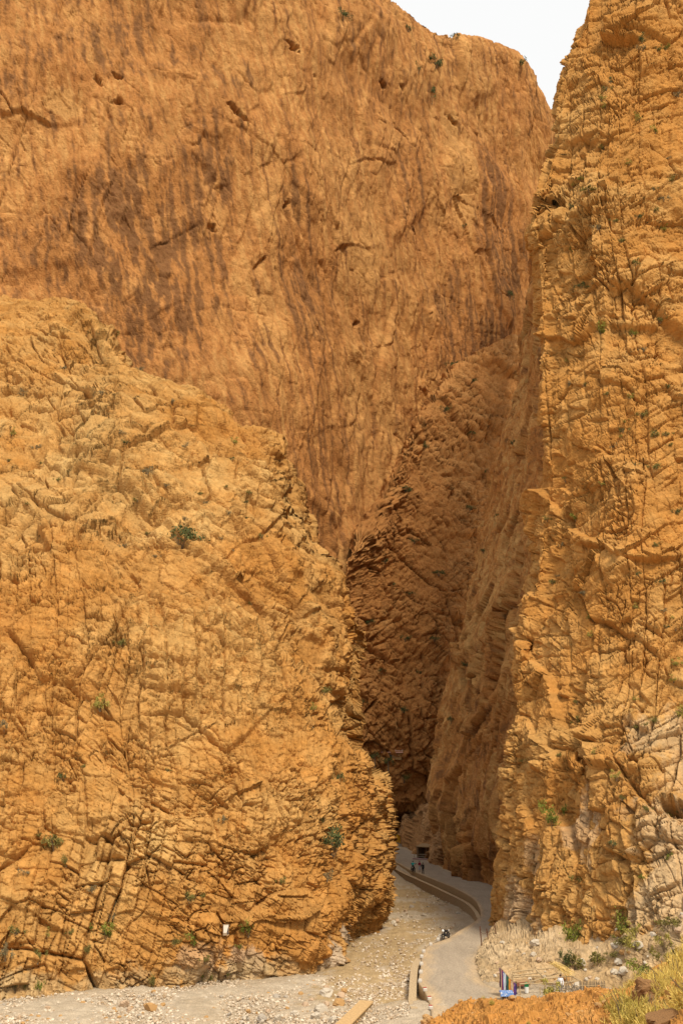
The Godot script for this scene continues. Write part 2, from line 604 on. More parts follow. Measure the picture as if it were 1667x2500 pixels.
func build_left() -> Array:
	var mat := rock_material(5, 9.0)
	mats.rock = mat
	var foot := -1.2
	# near buttress: [base px, base py], mid points, ridge
	var n := Net.new()
	var cols := []
	var spec := [
		[[-260, 2480], [-260, 2150, 3], [-260, 1850, 10], [-260, 1550, 22], [-250, 1250, 38]],
		[[0, 2440], [0, 2150, 3], [0, 1850, 10], [0, 1550, 20], [0, 1290, 35]],
		[[200, 2420], [200, 2140, 2], [195, 1850, 8], [195, 1560, 18], [190, 1285, 31]],
		[[380, 2405], [375, 2140, 1], [370, 1880, 5], [355, 1640, 13], [340, 1420, 25]],
		[[560, 2390], [560, 2150, 0], [560, 1910, 4], [560, 1680, 12], [560, 1475, 24]],
		[[715, 2375], [715, 2160, -1], [715, 1960, 3], [720, 1770, 10], [720, 1600, 20]],
		[[810, 2350], [815, 2180, -2], [820, 2010, 1], [820, 1840, 8], [815, 1690, 17]],
		[[875, 2300], [880, 2180, -6], [882, 2050, -5], [885, 1920, 0], [888, 1810, 7]],
		[[920, 2262], [925, 2180, -9], [924, 2080, -8], [920, 1980, -4], [918, 1890, 2]],
		[[945, 2225], [948, 2150, -8], [940, 2090, -6], [935, 2020, -2], [930, 1950, 3]],
		[[930, 2180], [925, 2130, 6], [918, 2090, 8], [908, 2040, 12], [900, 1990, 16]],
		[[870, 2160], [870, 2120, 14], [870, 2090, 18], [860, 2050, 22], [850, 2010, 26]]]
	for s in spec:
		var b := level(s[0][0], s[0][1], foot)
		var c := [b + Vector3(0, -4, 0), b]
		for k in range(1, 5):
			c.append(at(s[k][0], s[k][1], -b.z + s[k][2]))
		c.append(c[5] + Vector3(-1.0, -1.0, -16.0))
		cols.append(c)
	n.ctrl = rows_from(cols)
	n.rock = rock_left()
	n.rock.pale_amount = 0.26
	n.rock.rust_amount = 0.05
	n.fade = [0.0, 0.0, 0.0, 1.0]
	n.lay([30, 80, 74, 74, 74, 64, 40, 36, 30, 26, 40, 12], [6, 120, 130, 125, 110, 16])
	n.joint([[295, 1490], [272, 1640], [255, 1760], [232, 1860], [165, 1960]], 0.35, 1.6)
	n.joint([[75, 1760], [100, 1880], [95, 1960]], 0.25, 1.0)
	n.joint([[20, 1960], [130, 1975], [200, 1995]], 0.25, 1.0)
	n.joint([[505, 1560], [520, 1700], [560, 1830], [555, 1900]], 0.2, 0.8)
	n.ledge([[190, 1992], [266, 2016], [270, 1930]], 1.0, 0.9, 2.5)
	n.ledge([[445, 2066], [500, 2056]], 1.0, 0.7, 2.0)
	n.ledge([[490, 2207], [585, 2240], [777, 2290], [850, 2320]], -1.0, 0.5, 3.0)
	n.ledge([[473, 1660], [560, 1760], [655, 1870], [690, 2030], [766, 2190], [780, 2330]], -1.0, 1.0, 7.0)
	n.ledge([[0, 2220], [60, 2240], [110, 2250]], 1.0, 0.7, 2.0)
	n.ledge([[330, 1650], [420, 1640], [500, 1740], [560, 1790]], -1.0, 0.4, 3.0)
	for q in [[800, 2345, 2.6, 0.8], [840, 2322, 2.6, 0.8], [865, 2302, 2.0, 0.8], [590, 2345, 2.0, 0.5], [480, 2340, 2.6, 0.3], [510, 2385, 2.0, 0.4]]:
		var h := n.find(q[0], q[1])
		n.rock.regions.append([n.base[h.x][h.y], q[2], Color(0.56, 0.46, 0.34), q[3]])
	for k in 12:
		var h := n.find(k * 70 - 20, 2436 - k * 5)
		n.rock.regions.append([n.base[h.x][h.y], 2.2, Color(0.58, 0.42, 0.22), 0.5])
	structure("cliff_left", n.finish(), mat)
	# upper slope behind it
	var m := Net.new()
	cols = []
	for s in [
		[[-260, 1420, 136], [-260, 1200, 148], [-260, 900, 174], [-260, 640, 202]],
		[[0, 1400, 137], [0, 1200, 149], [0, 950, 172], [0, 715, 197]],
		[[190, 1420, 136], [185, 1220, 146], [180, 980, 168], [190, 725, 194]],
		[[340, 1530, 134], [335, 1330, 141], [325, 1100, 158], [300, 862, 181]],
		[[520, 1580, 136], [500, 1390, 142], [485, 1180, 156], [470, 955, 175]],
		[[640, 1660, 139], [625, 1470, 145], [615, 1250, 157], [600, 1022, 174]],
		[[760, 1760, 143], [725, 1540, 148], [705, 1320, 159], [695, 1090, 175]],
		[[830, 1800, 148], [820, 1620, 152], [790, 1450, 161], [745, 1240, 176]],
		[[862, 1840, 158], [872, 1670, 160], [862, 1520, 166], [810, 1380, 177]],
		[[840, 1840, 176], [840, 1690, 180], [820, 1530, 187], [770, 1390, 194]]]:
		var c := pts(s)
		c.append(c[3] + Vector3(0, -4, -16))
		cols.append(c)
	m.ctrl = rows_from(cols)
	m.rock = rock_left()
	m.rock.pale_amount = 0.32
	m.rock.pale = Color(0.64, 0.41, 0.16)
	m.rock.offset = -0.6
	m.rock.frame = Basis(Vector3(0, 0, 1), deg_to_rad(30.0))
	m.rock.scale[1] = Vector3(1.0 / 4.0, 1.0 / 3.4, 1.0 / 4.0)
	m.rock.scale[2] = Vector3(1.0 / 1.8, 1.0 / 1.4, 1.0 / 1.8)
	m.rock.step = [0.9, 0.55, 0.3, 0.08]
	m.rock.crack = [0.4, 0.5, 0.35, 0.12]
	m.rock.wid = [0.03, 0.06, 0.11, 0.17]
	m.rock.rough_amp = 0.22
	m.rock.bricks = [[3.0, 4.6, Vector3(0.42, 0.88, 0.2), Vector3(0.75, -0.3, -0.6), 0.6, 0.7, 0.26, 0.4, 5.0]]
	m.lay([20, 80, 68, 70, 56, 56, 44, 36, 36, 60], [80, 120, 170, 24])
	m.joint([[0, 775], [106, 801], [213, 838], [298, 886]], 0.5, 2.0)
	m.ledge([[128, 1099], [223, 1125], [308, 1184]], 1.0, 1.8, 4.0)
	m.ledge([[154, 1136], [298, 1195], [372, 1264], [415, 1301], [564, 1434], [670, 1530]], 1.0, 1.6, 4.0)
	m.ledge([[415, 1020], [500, 1120], [640, 1160], [700, 1300], [780, 1450]], -1.0, 1.2, 5.0)
	m.ledge([[640, 1420], [740, 1500], [800, 1600]], 1.0, 1.0, 4.0)
	m.joint([[845, 1540], [830, 1600], [815, 1670]], 0.7, 2.5)
	structure("cliff_left", m.finish(), mat)
	return [n, m]

func build_wall() -> Array:
	var mat: Material = mats.rock
	# the great wall behind
	var n := Net.new()
	var cols := []
	for s in [
		[-260, 1100, 203, -350, 232], [0, 1050, 208, -320, 238], [300, 1100, 213, -240, 244], [600, 1250, 221, -150, 252], [800, 1440, 240, -70, 268],
		[960, 1560, 268, 0, 288], [1090, 1500, 290, 72, 308], [1200, 1400, 308, 118, 326], [1275, 1300, 322, 165, 340], [1330, 1250, 336, 262, 346], [1360, 1250, 350, 350, 372], [1390, 1250, 390, 450, 410]]:
		var c := []
		for k in 6:
			var t := k / 5.0
			var bulge := sin(t * PI) * 5.0 - 7.0 * smoothstep(0.35, 0.6, t) * (1.0 - t)
			c.append(at(s[0], lerpf(s[1], s[3], t), lerpf(s[2], s[4], pow(t, 1.3)) + bulge))
		c.append(c[5] + Vector3(0, -4, -45))
		c.append(c[5] + Vector3(0, -14, -90))
		cols.append(c)
	n.ctrl = rows_from(cols)
	var r := Rock.new(77)
	r.frame = Basis(Vector3(0, 0, 1), deg_to_rad(-8.0))
	r.scale = [Vector3(1.0 / 26.0, 1.0 / 60.0, 1.0 / 26.0), Vector3(1.0 / 9.0, 1.0 / 16.0, 1.0 / 9.0), Vector3(1.0 / 3.2, 1.0 / 4.6, 1.0 / 3.2)]
	r.step = [1.0, 0.28, 0.2]
	r.crack = [0.0, 0.15, 0.14]
	r.bricks = [[9.0, 30.0, Vector3(0.95, -0.2, -0.25), Vector3(0.3, 0.9, 0.1), 0.7, 0.5, 0.35, 0.3, 4.0], [3.4, 7.0, Vector3(0.9, -0.3, -0.3), Vector3(0.5, 0.85, 0.1), 0.3, 0.3, 0.28, 0.4, 6.0]]
	r.wid = [0.03, 0.04, 0.08]
	r.lumps = 3.0
	r.lump_size = 42.0
	r.rough_amp = 0.6
	r.rough_size = 5.0
	r.rough_stretch = Vector3(1.4, 0.7, 1.4)
	r.base = Color(0.49, 0.222, 0.072)
	r.pale = Color(0.64, 0.35, 0.125)
	r.rust = Color(0.38, 0.155, 0.05)
	r.streaks = 0.95
	n.rock = r
	n.lay([20, 80, 90, 90, 60, 50, 44, 40, 30, 26, 16, 4], [80, 90, 90, 90, 90, 14, 4])
	for q in [[300, 620, 24, 30, 0.6], [430, 560, 20, 28, 0.45], [480, 700, 18, 26, 0.6], [250, 480, 14, 18, 0.3], [740, 830, 9, 17, 0.9], [770, 700, 9, 12, 0.5], [300, 100, 16, 12, 0.5], [560, 380, 14, 12, 0.55],
		[1215, 560, 13, 26, 0.6], [1160, 820, 16, 18, 0.7], [1240, 820, 14, 22, 0.6], [1180, 420, 6, 22, 0.5], [890, 860, 12, 18, 0.35], [1010, 460, 8, 20, 0.4],
		[640, 440, 10, 18, -1.1], [160, 255, 5, 5, -1.6], [60, 430, 16, 16, -0.6], [1120, 430, 10, 22, -1.1], [1190, 520, 4, 10, -0.8], [900, 1050, 26, 26, -0.7], [960, 660, 22, 22, -0.4], [820, 600, 16, 16, -0.35], [640, 900, 22, 20, -0.3]]:
		var h := n.find(q[0], q[1])
		r.stains.append([n.base[h.x][h.y], q[2], q[3], q[4]])
	n.dent(708, 122, 22, 11, -0.6, 2.5)
	n.dent(287, 183, 12, 9, -0.5, 2.0)
	n.dent(243, 200, 8, 16, 0.5, 1.5)
	n.dent(287, 246, 12, 8, 0.0, 2.0)
	n.dent(580, 288, 30, 11, -0.75, 2.2)
	n.dent(706, 497, 20, 6, 0.95, 2.0)
	n.dent(930, 205, 14, 7, -0.4, 1.8)
	n.dent(975, 214, 9, 6, -0.4, 1.8)
	n.dent(1100, 292, 18, 9, -0.4, 1.6)
	n.dent(970, 310, 28, 7, -0.6, 1.3)
	n.dent(872, 790, 20, 5, 0.9, 1.5)
	n.dent(1015, 560, 18, 5, -1.0, 1.4)
	n.dent(640, 640, 30, 5, 0.9, 1.2)
	n.dent(525, 545, 8, 14, 0.3, 1.5)
	n.dent(760, 190, 5, 5, 0.0, 1.0)
	n.ledge([[0, 300], [25, 280], [60, 272], [95, 285], [120, 320]], 1.0, 1.6, 5.0)
	n.ledge([[540, 250], [600, 330], [700, 420], [760, 520]], 1.0, 0.6, 8.0)
	n.ledge([[1085, 330], [1100, 480], [1150, 620], [1160, 800]], 1.0, 1.2, 9.0)
	n.ledge([[1185, 380], [1180, 520], [1190, 700], [1180, 860]], 1.0, 1.2, 8.0)
	n.ledge([[1265, 420], [1262, 600], [1255, 800]], 1.0, 1.2, 8.0)
	n.joint([[750, 830], [745, 960], [735, 1090]], 0.4, 0.9)
	structure("cliff_back", n.finish(), mat)
	# rough slope closing the gorge
	var m := Net.new()
	m.ctrl = [
		pts([[800, 2030, 250], [900, 2040, 268], [960, 2050, 276], [1010, 2050, 274], [1060, 2050, 256], [1120, 2050, 250]]),
		pts([[800, 1900, 240], [890, 1930, 247], [950, 1950, 251], [1010, 1950, 251], [1060, 1950, 250], [1120, 1950, 248]]),
		pts([[810, 1720, 238], [890, 1720, 243], [950, 1720, 246], [1010, 1720, 248], [1070, 1720, 250], [1140, 1720, 252]]),
		pts([[830, 1500, 240], [900, 1470, 249], [970, 1450, 255], [1040, 1450, 259], [1110, 1450, 263], [1190, 1450, 268]]),
		pts([[850, 1400, 239], [925, 1290, 254], [1000, 1200, 267], [1070, 1150, 275], [1140, 1150, 280], [1230, 1150, 286]]),
		pts([[860, 1350, 243], [945, 1190, 261], [1020, 1040, 276], [1105, 930, 290], [1180, 870, 300], [1290, 830, 310]]),
		pts([[850, 1330, 262], [945, 1170, 275], [1020, 1020, 290], [1105, 915, 305], [1180, 860, 315], [1290, 820, 325]])]
	r = Rock.new(123)
	r.frame = Basis(Vector3(0, 0, 1), deg_to_rad(-55.0))
	r.scale = [Vector3(1.0 / 9.0, 1.0 / 16.0, 1.0 / 9.0), Vector3(1.0 / 3.4, 1.0 / 6.0, 1.0 / 3.4), Vector3(1.0 / 1.8, 1.0 / 2.6, 1.0 / 1.8)]
	r.step = [0.9, 0.6, 0.4]
	r.crack = [1.0, 0.6, 0.3]
	r.wid = [0.04, 0.08, 0.13]
	r.rough_amp = 0.5
	r.base = Color(0.49, 0.225, 0.072)
	r.pale = Color(0.62, 0.35, 0.135)
	r.rust = Color(0.38, 0.16, 0.052)
	r.streaks = 0.3
	r.bricks = [[2.6, 6.0, Vector3(-0.5, 0.85, 0.2), Vector3(0.8, 0.5, 0.1), 0.55, 0.4, 0.3, 0.5, 2.0], [1.3, 2.2, Vector3(-0.2, 0.95, 0.2), Vector3(0.8, 0.3, 0.1), 0.35, 0.3, 0.22, 0.5, 7.0]]
	m.rock = r
	m.fade = [0.0, 1.0, 0.0, 0.0]
	m.lay([20, 40, 40, 40, 40, 16], [30, 80, 90, 100, 70, 20])
	structure("rock_slope", m.finish(), mat)
	return [n, m]

func build_right() -> Array:
	var mat: Material = mats.rock
	var py := [2400, 2330, 2180, 2000, 1850, 1700, 1500, 1300, 1100, 900, 700, 500, 340, 170, 0, -200]
	var sil := [1225, 1225, 1230, 1236, 1238, 1250, 1272, 1310, 1332, 1318, 1305, 1297, 1350, 1378, 1440, 1490]
	var ds := [131, 131, 132, 133, 134, 136, 139, 142, 145, 148, 151, 153, 158, 162, 166, 172]
	var dr := [104, 105, 107, 110, 115, 119, 124, 128, 132, 137, 141, 145, 150, 154, 158, 164]
	var n := Net.new()
	for i in py.size():
		var row := []
		row.append(at(sil[i] + 75, py[i], ds[i] + 55))
		row.append(at(sil[i] + 14, py[i], ds[i] + 15))
		for t in [0.0, 0.1, 0.3, 0.55, 0.8, 1.05, 1.4]:
			var d := lerpf(ds[i], dr[i], t) - 5.0 * sin(clampf(t, 0.0, 1.0) * PI)
			row.append(at(lerpf(sil[i], 1680, t), py[i], d))
		n.ctrl.append(row)
	var top := []
	for p in n.ctrl[py.size() - 1]:
		top.append(p + Vector3(4, 6, -30))
	n.ctrl.append(top)
	var r := Rock.new(201)
	r.frame = Basis(Vector3(0, 0, 1), deg_to_rad(-10.0))
	r.scale = [Vector3(1.0 / 10.0, 1.0 / 14.0, 1.0 / 10.0), Vector3(1.0 / 3.8, 1.0 / 4.4, 1.0 / 3.8), Vector3(1.0 / 1.6, 1.0 / 1.6, 1.0 / 1.6), Vector3(1.0 / 0.75, 1.0 / 0.75, 1.0 / 0.75)]
	r.step = [0.8, 0.2, 0.12, 0.07]
	r.crack = [0.4, 0.35, 0.4, 0.24]
	r.wid = [0.025, 0.04, 0.08, 0.14]
	r.bricks = [[2.3, 3.2, Vector3(0.77, 0.14, 0.62), Vector3(-0.25, 0.96, 0.1), 0.75, 0.75, 0.13, 0.7, 1.0], [1.5, 1.9, Vector3(-0.45, 0.85, 0.1), Vector3(0.75, 0.25, 0.6), 0.3, 0.6, 0.12, 0.4, 6.0]]
	r.beds = 0.15
	r.some_min = 0.32
	r.offset = -0.9
	r.bed_dir = Vector3(-0.45, 0.85, 0.25).normalized()
	r.bed_size = 4.0
	r.pale_amount = 0.15
	n.rock = r
	n.lay([10, 40, 16, 34, 46, 50, 50, 30], [16, 54, 68, 58, 58, 76, 76, 76, 76, 76, 76, 62, 66, 66, 30, 6])
	for q in [[1650, 1800, 5], [1655, 1900, 4], [1660, 2060, 6], [1640, 2130, 5], [1660, 2200, 6], [1620, 2240, 4], [1600, 1780, 3]]:
		var h := n.find(q[0], q[1])
		n.rock.regions.append([n.base[h.x][h.y], q[2], Color(0.64, 0.46, 0.26), 0.4])
	n.dent(1325, 485, 38, 22, 0.3, 4.0)
	n.dent(1640, 1968, 40, 16, -0.4, 4.0)
	n.dent(1552, 1862, 12, 5, -0.4, 1.2)
	n.ledge([[1450, 95], [1500, 100], [1572, 108]], 1.0, 2.6, 4.0)
	n.ledge([[1460, 60], [1480, 90]], 1.0, 1.5, 3.0)
	n.ledge([[1381, 1836], [1407, 1849], [1457, 1869], [1490, 1880], [1516, 1892], [1565, 1915]], 1.0, 1.6, 3.0)
	n.ledge([[1300, 560], [1380, 520], [1470, 470], [1667, 500]], -1.0, 1.6, 6.0)
	n.ledge([[1330, 1260], [1390, 1180], [1480, 1120], [1560, 1080]], -1.0, 1.6, 6.0)
	n.ledge([[1320, 840], [1420, 800], [1560, 790], [1667, 830]], 1.0, 1.2, 4.0)
	n.ledge([[1300, 1400], [1380, 1330], [1500, 1320], [1600, 1400]], -1.0, 1.6, 7.0)
	n.joint([[1480, 1500], [1495, 1580], [1500, 1680]], 0.3, 1.2)
	n.joint([[1560, 640], [1540, 760], [1590, 840], [1667, 870]], 0.3, 1.0)
	n.ledge([[1290, 1480], [1340, 1620], [1360, 1760], [1370, 1830]], -1.0, 1.4, 5.0)
	n.ledge([[1400, 1300], [1540, 1370], [1667, 1380]], 1.0, 1.3, 5.0)
	structure("cliff_right", n.finish(), mat)
	# lower pillar in front of it, beside the road
	var m := Net.new()
	var p1 := [2420, 2330, 2250, 2150, 2050, 1960, 1900, 1860, 1850]
	var s1 := [1185, 1196, 1203, 1203, 1207, 1213, 1232, 1275, 1300]
	for i in p1.size():
		var row := []
		row.append(at(s1[i] + 50, p1[i], 168))
		row.append(at(s1[i] + 10, p1[i], 142 + i))
		for t in [0.0, 0.15, 0.4, 0.65, 0.9, 1.2]:
			var y: float = p1[i] + (0.0 if i < 6 else -70.0 * sin(clampf(t * 1.4, 0.0, 1.0) * PI) + 40.0 * t)
			var d: float = lerpf(131, 108, minf(1.0, pow(t, 0.55))) + i * 0.7 + (0.0 if i < 7 else (i - 6) * 5.0) + 7.0 * smoothstep(0.75, 1.2, t)
			row.append(at(lerpf(s1[i], 1600, t), y, d))
		m.ctrl.append(row)
	var q := Rock.new(233)
	q.frame = Basis(Vector3(0, 0, 1), deg_to_rad(-5.0))
	q.scale = [Vector3(1.0 / 4.5, 1.0 / 16.0, 1.0 / 4.5), Vector3(1.0 / 2.0, 1.0 / 6.0, 1.0 / 2.0), Vector3(1.0 / 0.9, 1.0 / 1.2, 1.0 / 0.9)]
	q.scale.append(Vector3(1.0 / 0.6, 1.0 / 0.6, 1.0 / 0.6))
	q.step = [0.7, 0.22, 0.12, 0.07]
	q.crack = [0.2, 0.2, 0.2, 0.15]
	q.wid = [0.04, 0.07, 0.12, 0.17]
	q.bend = 0.9
	q.bricks = [[1.7, 5.0, Vector3(0.75, 0.05, 0.62), Vector3(-0.1, 0.98, 0.1), 0.6, 1.2, 0.14, 0.5, 1.0], [0.9, 1.1, Vector3(0.75, 0.0, 0.62), Vector3(0.15, 0.98, 0.1), 0.22, 0.5, 0.1, 0.7, 6.0]]
	q.offset = -1.3
	q.pale_amount = 0.2
	m.rock = q
	m.lay([10, 30, 30, 46, 46, 46, 40], [40, 46, 50, 50, 46, 32, 20, 10])
	for w in [[1235, 2190, 3.5], [1260, 2120, 3], [1290, 2100, 2.6], [1240, 2290, 4], [1300, 2300, 3], [1410, 2040, 3], [1440, 1960, 2.6]]:
		var h := m.find(w[0], w[1])
		q.regions.append([m.base[h.x][h.y], w[2], Color(0.56, 0.39, 0.23), 0.55])
	structure("cliff_right", m.finish(), mat)
	# dark inner wall of the narrows
	var e := Net.new()
	var ey := [2170, 2105, 1950, 1750, 1500, 1260, 1000, 750, 500, 300, 150]
	var el := [1064, 1064, 1060, 1080, 1120, 1176, 1240, 1280, 1320, 1370, 1400]
	var ed := [197, 198, 200, 204, 210, 218, 228, 240, 255, 268, 280]
	var er := [1230, 1230, 1230, 1260, 1285, 1320, 1345, 1360, 1390, 1430, 1470]
	var eg := [158, 158, 158, 160, 163, 167, 172, 180, 190, 200, 210]
	for i in ey.size():
		var row := []
		row.append(at(el[i] + 50, ey[i], ed[i] + 45))
		row.append(at(el[i] + 8, ey[i], ed[i] + 10))
		for t in [0.0, 0.2, 0.45, 0.7, 1.0, 1.4]:
			row.append(at(lerpf(el[i], er[i], t), ey[i] + 40.0 * t * (1.0 if i < 2 else 0.0), lerpf(ed[i], eg[i], t) + 3.0 * sin(t * PI)))
		e.ctrl.append(row)
	var k := Rock.new(307)
	k.frame = Basis(Vector3(0, 0, 1), deg_to_rad(-14.0))
	k.scale = [Vector3(1.0 / 8.0, 1.0 / 30.0, 1.0 / 8.0), Vector3(1.0 / 3.0, 1.0 / 9.0, 1.0 / 3.0), Vector3(1.0 / 1.6, 1.0 / 3.0, 1.0 / 1.6)]
	k.step = [1.2, 0.4, 0.15]
	k.crack = [0.7, 0.35, 0.15]
	k.wid = [0.03, 0.06, 0.1]
	k.bend = 1.5
	k.bricks = [[3.2, 14.0, Vector3(0.5, 0.15, 0.82), Vector3(0.1, 0.98, 0.1), 1.1, 0.8, 0.25, 0.5, 2.0], [1.6, 4.0, Vector3(0.5, 0.15, 0.82), Vector3(0.2, 0.96, 0.1), 0.25, 0.3, 0.18, 0.5, 5.0]]
	k.offset = -1.4
	k.base = Color(0.49, 0.22, 0.066)
	k.rust = Color(0.4, 0.17, 0.05)
	k.streaks = 0.85
	e.rock = k
	e.lay([10, 30, 26, 30, 30, 30, 14], [14, 66, 84, 104, 100, 108, 104, 60, 16, 10])
	e.dent(1192, 1393, 15, 24, 0.1, 5.0)
	e.dent(1222, 1395, 14, 22, 0.0, 2.0)
	e.dent(1195, 1660, 16, 8, 0.0, 2.0)
	structure("cliff_right", e.finish(), mat)
	# rocky spur between the inner wall and the far road
	var w := Net.new()
	var rows := [[], [], [], [], []]
	for a in [[1030, 2012, 1030, 1960], [1000, 2025, 1005, 1975], [986, 2044, 992, 1990], [989, 2066, 996, 1996], [1005, 2078, 1015, 1985], [1033, 2093, 1040, 1965], [1064, 2111, 1070, 1945], [1110, 2128, 1110, 1950]]:
		var f := level(a[0], a[1], 0.0)
		rows[0].append(f + Vector3(0, -3, 1.0))
		rows[1].append(f)
		rows[2].append(at(lerpf(a[0], a[2], 0.45), lerpf(a[1], a[3], 0.45), -f.z + 2.5))
		rows[3].append(at(a[2], a[3], -f.z + 8.0))
		rows[4].append(at(a[2], a[3] + 10, -f.z + 26.0))
	w.ctrl = rows
	var wr := Rock.new(341)
	wr.frame = Basis(Vector3(0, 0, 1), deg_to_rad(-50.0))
	wr.scale = [Vector3(1.0 / 5.0, 1.0 / 9.0, 1.0 / 5.0), Vector3(1.0 / 2.0, 1.0 / 4.0, 1.0 / 2.0), Vector3(1.0 / 1.0, 1.0 / 1.6, 1.0 / 1.0)]
	wr.step = [1.0, 0.5, 0.25]
	wr.crack = [0.6, 0.4, 0.2]
	wr.wid = [0.05, 0.09, 0.13]
	wr.base = Color(0.48, 0.25, 0.1)
	wr.pale = Color(0.58, 0.4, 0.22)
	wr.rust = Color(0.4, 0.2, 0.08)
	wr.offset = -0.6
	w.rock = wr
	w.lay([20, 22, 20, 20, 34, 34, 24], [10, 50, 50, 16])
	structure("rock_slope", w.finish(), mat)
	return [n, m, e]

# ---------------------------------------------------------------- ground, road
var road_left := [[1056, 2530], [1053, 2484], [1050, 2459], [1043, 2436], [1033, 2415], [1021, 2398], [1024, 2375], [1027, 2354], [1032, 2323], [1050, 2306], [1083, 2294], [1117, 2274], [1159, 2249], [1172, 2233], [1169, 2216], [1154, 2194], [1108, 2168], [1056, 2147], [1000, 2124], [975, 2110], [940, 2093], [900, 2074]]
var road_right := [[1240, 2530], [1235, 2484], [1230, 2459], [1226, 2436], [1219, 2417], [1182, 2401], [1168, 2379], [1167, 2356], [1179, 2329], [1201, 2306], [1228, 2288], [1250, 2262], [1275, 2230], [1285, 2205], [1280, 2180], [1240, 2150], [1196, 2137], [1113, 2131], [1066, 2110], [1033, 2091], [999, 2075], [960, 2057]]

func bed_height(p: Vector3) -> float:
	var h := -1.25
	# gravel bank that climbs to the road below the near wall
	h = lerpf(h, -0.12, smoothstep(106.0, 99.5, -p.z) * smoothstep(1.5, 6.5, p.x))
	# the road bench rises on the side of the stall
	h = lerpf(h, -0.12, smoothstep(11.0, 14.0, p.x) * smoothstep(142.0, 128.0, -p.z))
	# banks where the road has no wall
	var bank := level(1090, 2290)
	var e := Vector2(p.x - bank.x, (p.z - bank.z) * 0.6).length()
	h = lerpf(h, -0.2, smoothstep(5.0, 1.0, e))
	var far := smoothstep(176.0, 205.0, -p.z)
	h = lerpf(h, -0.3, far)
	return h

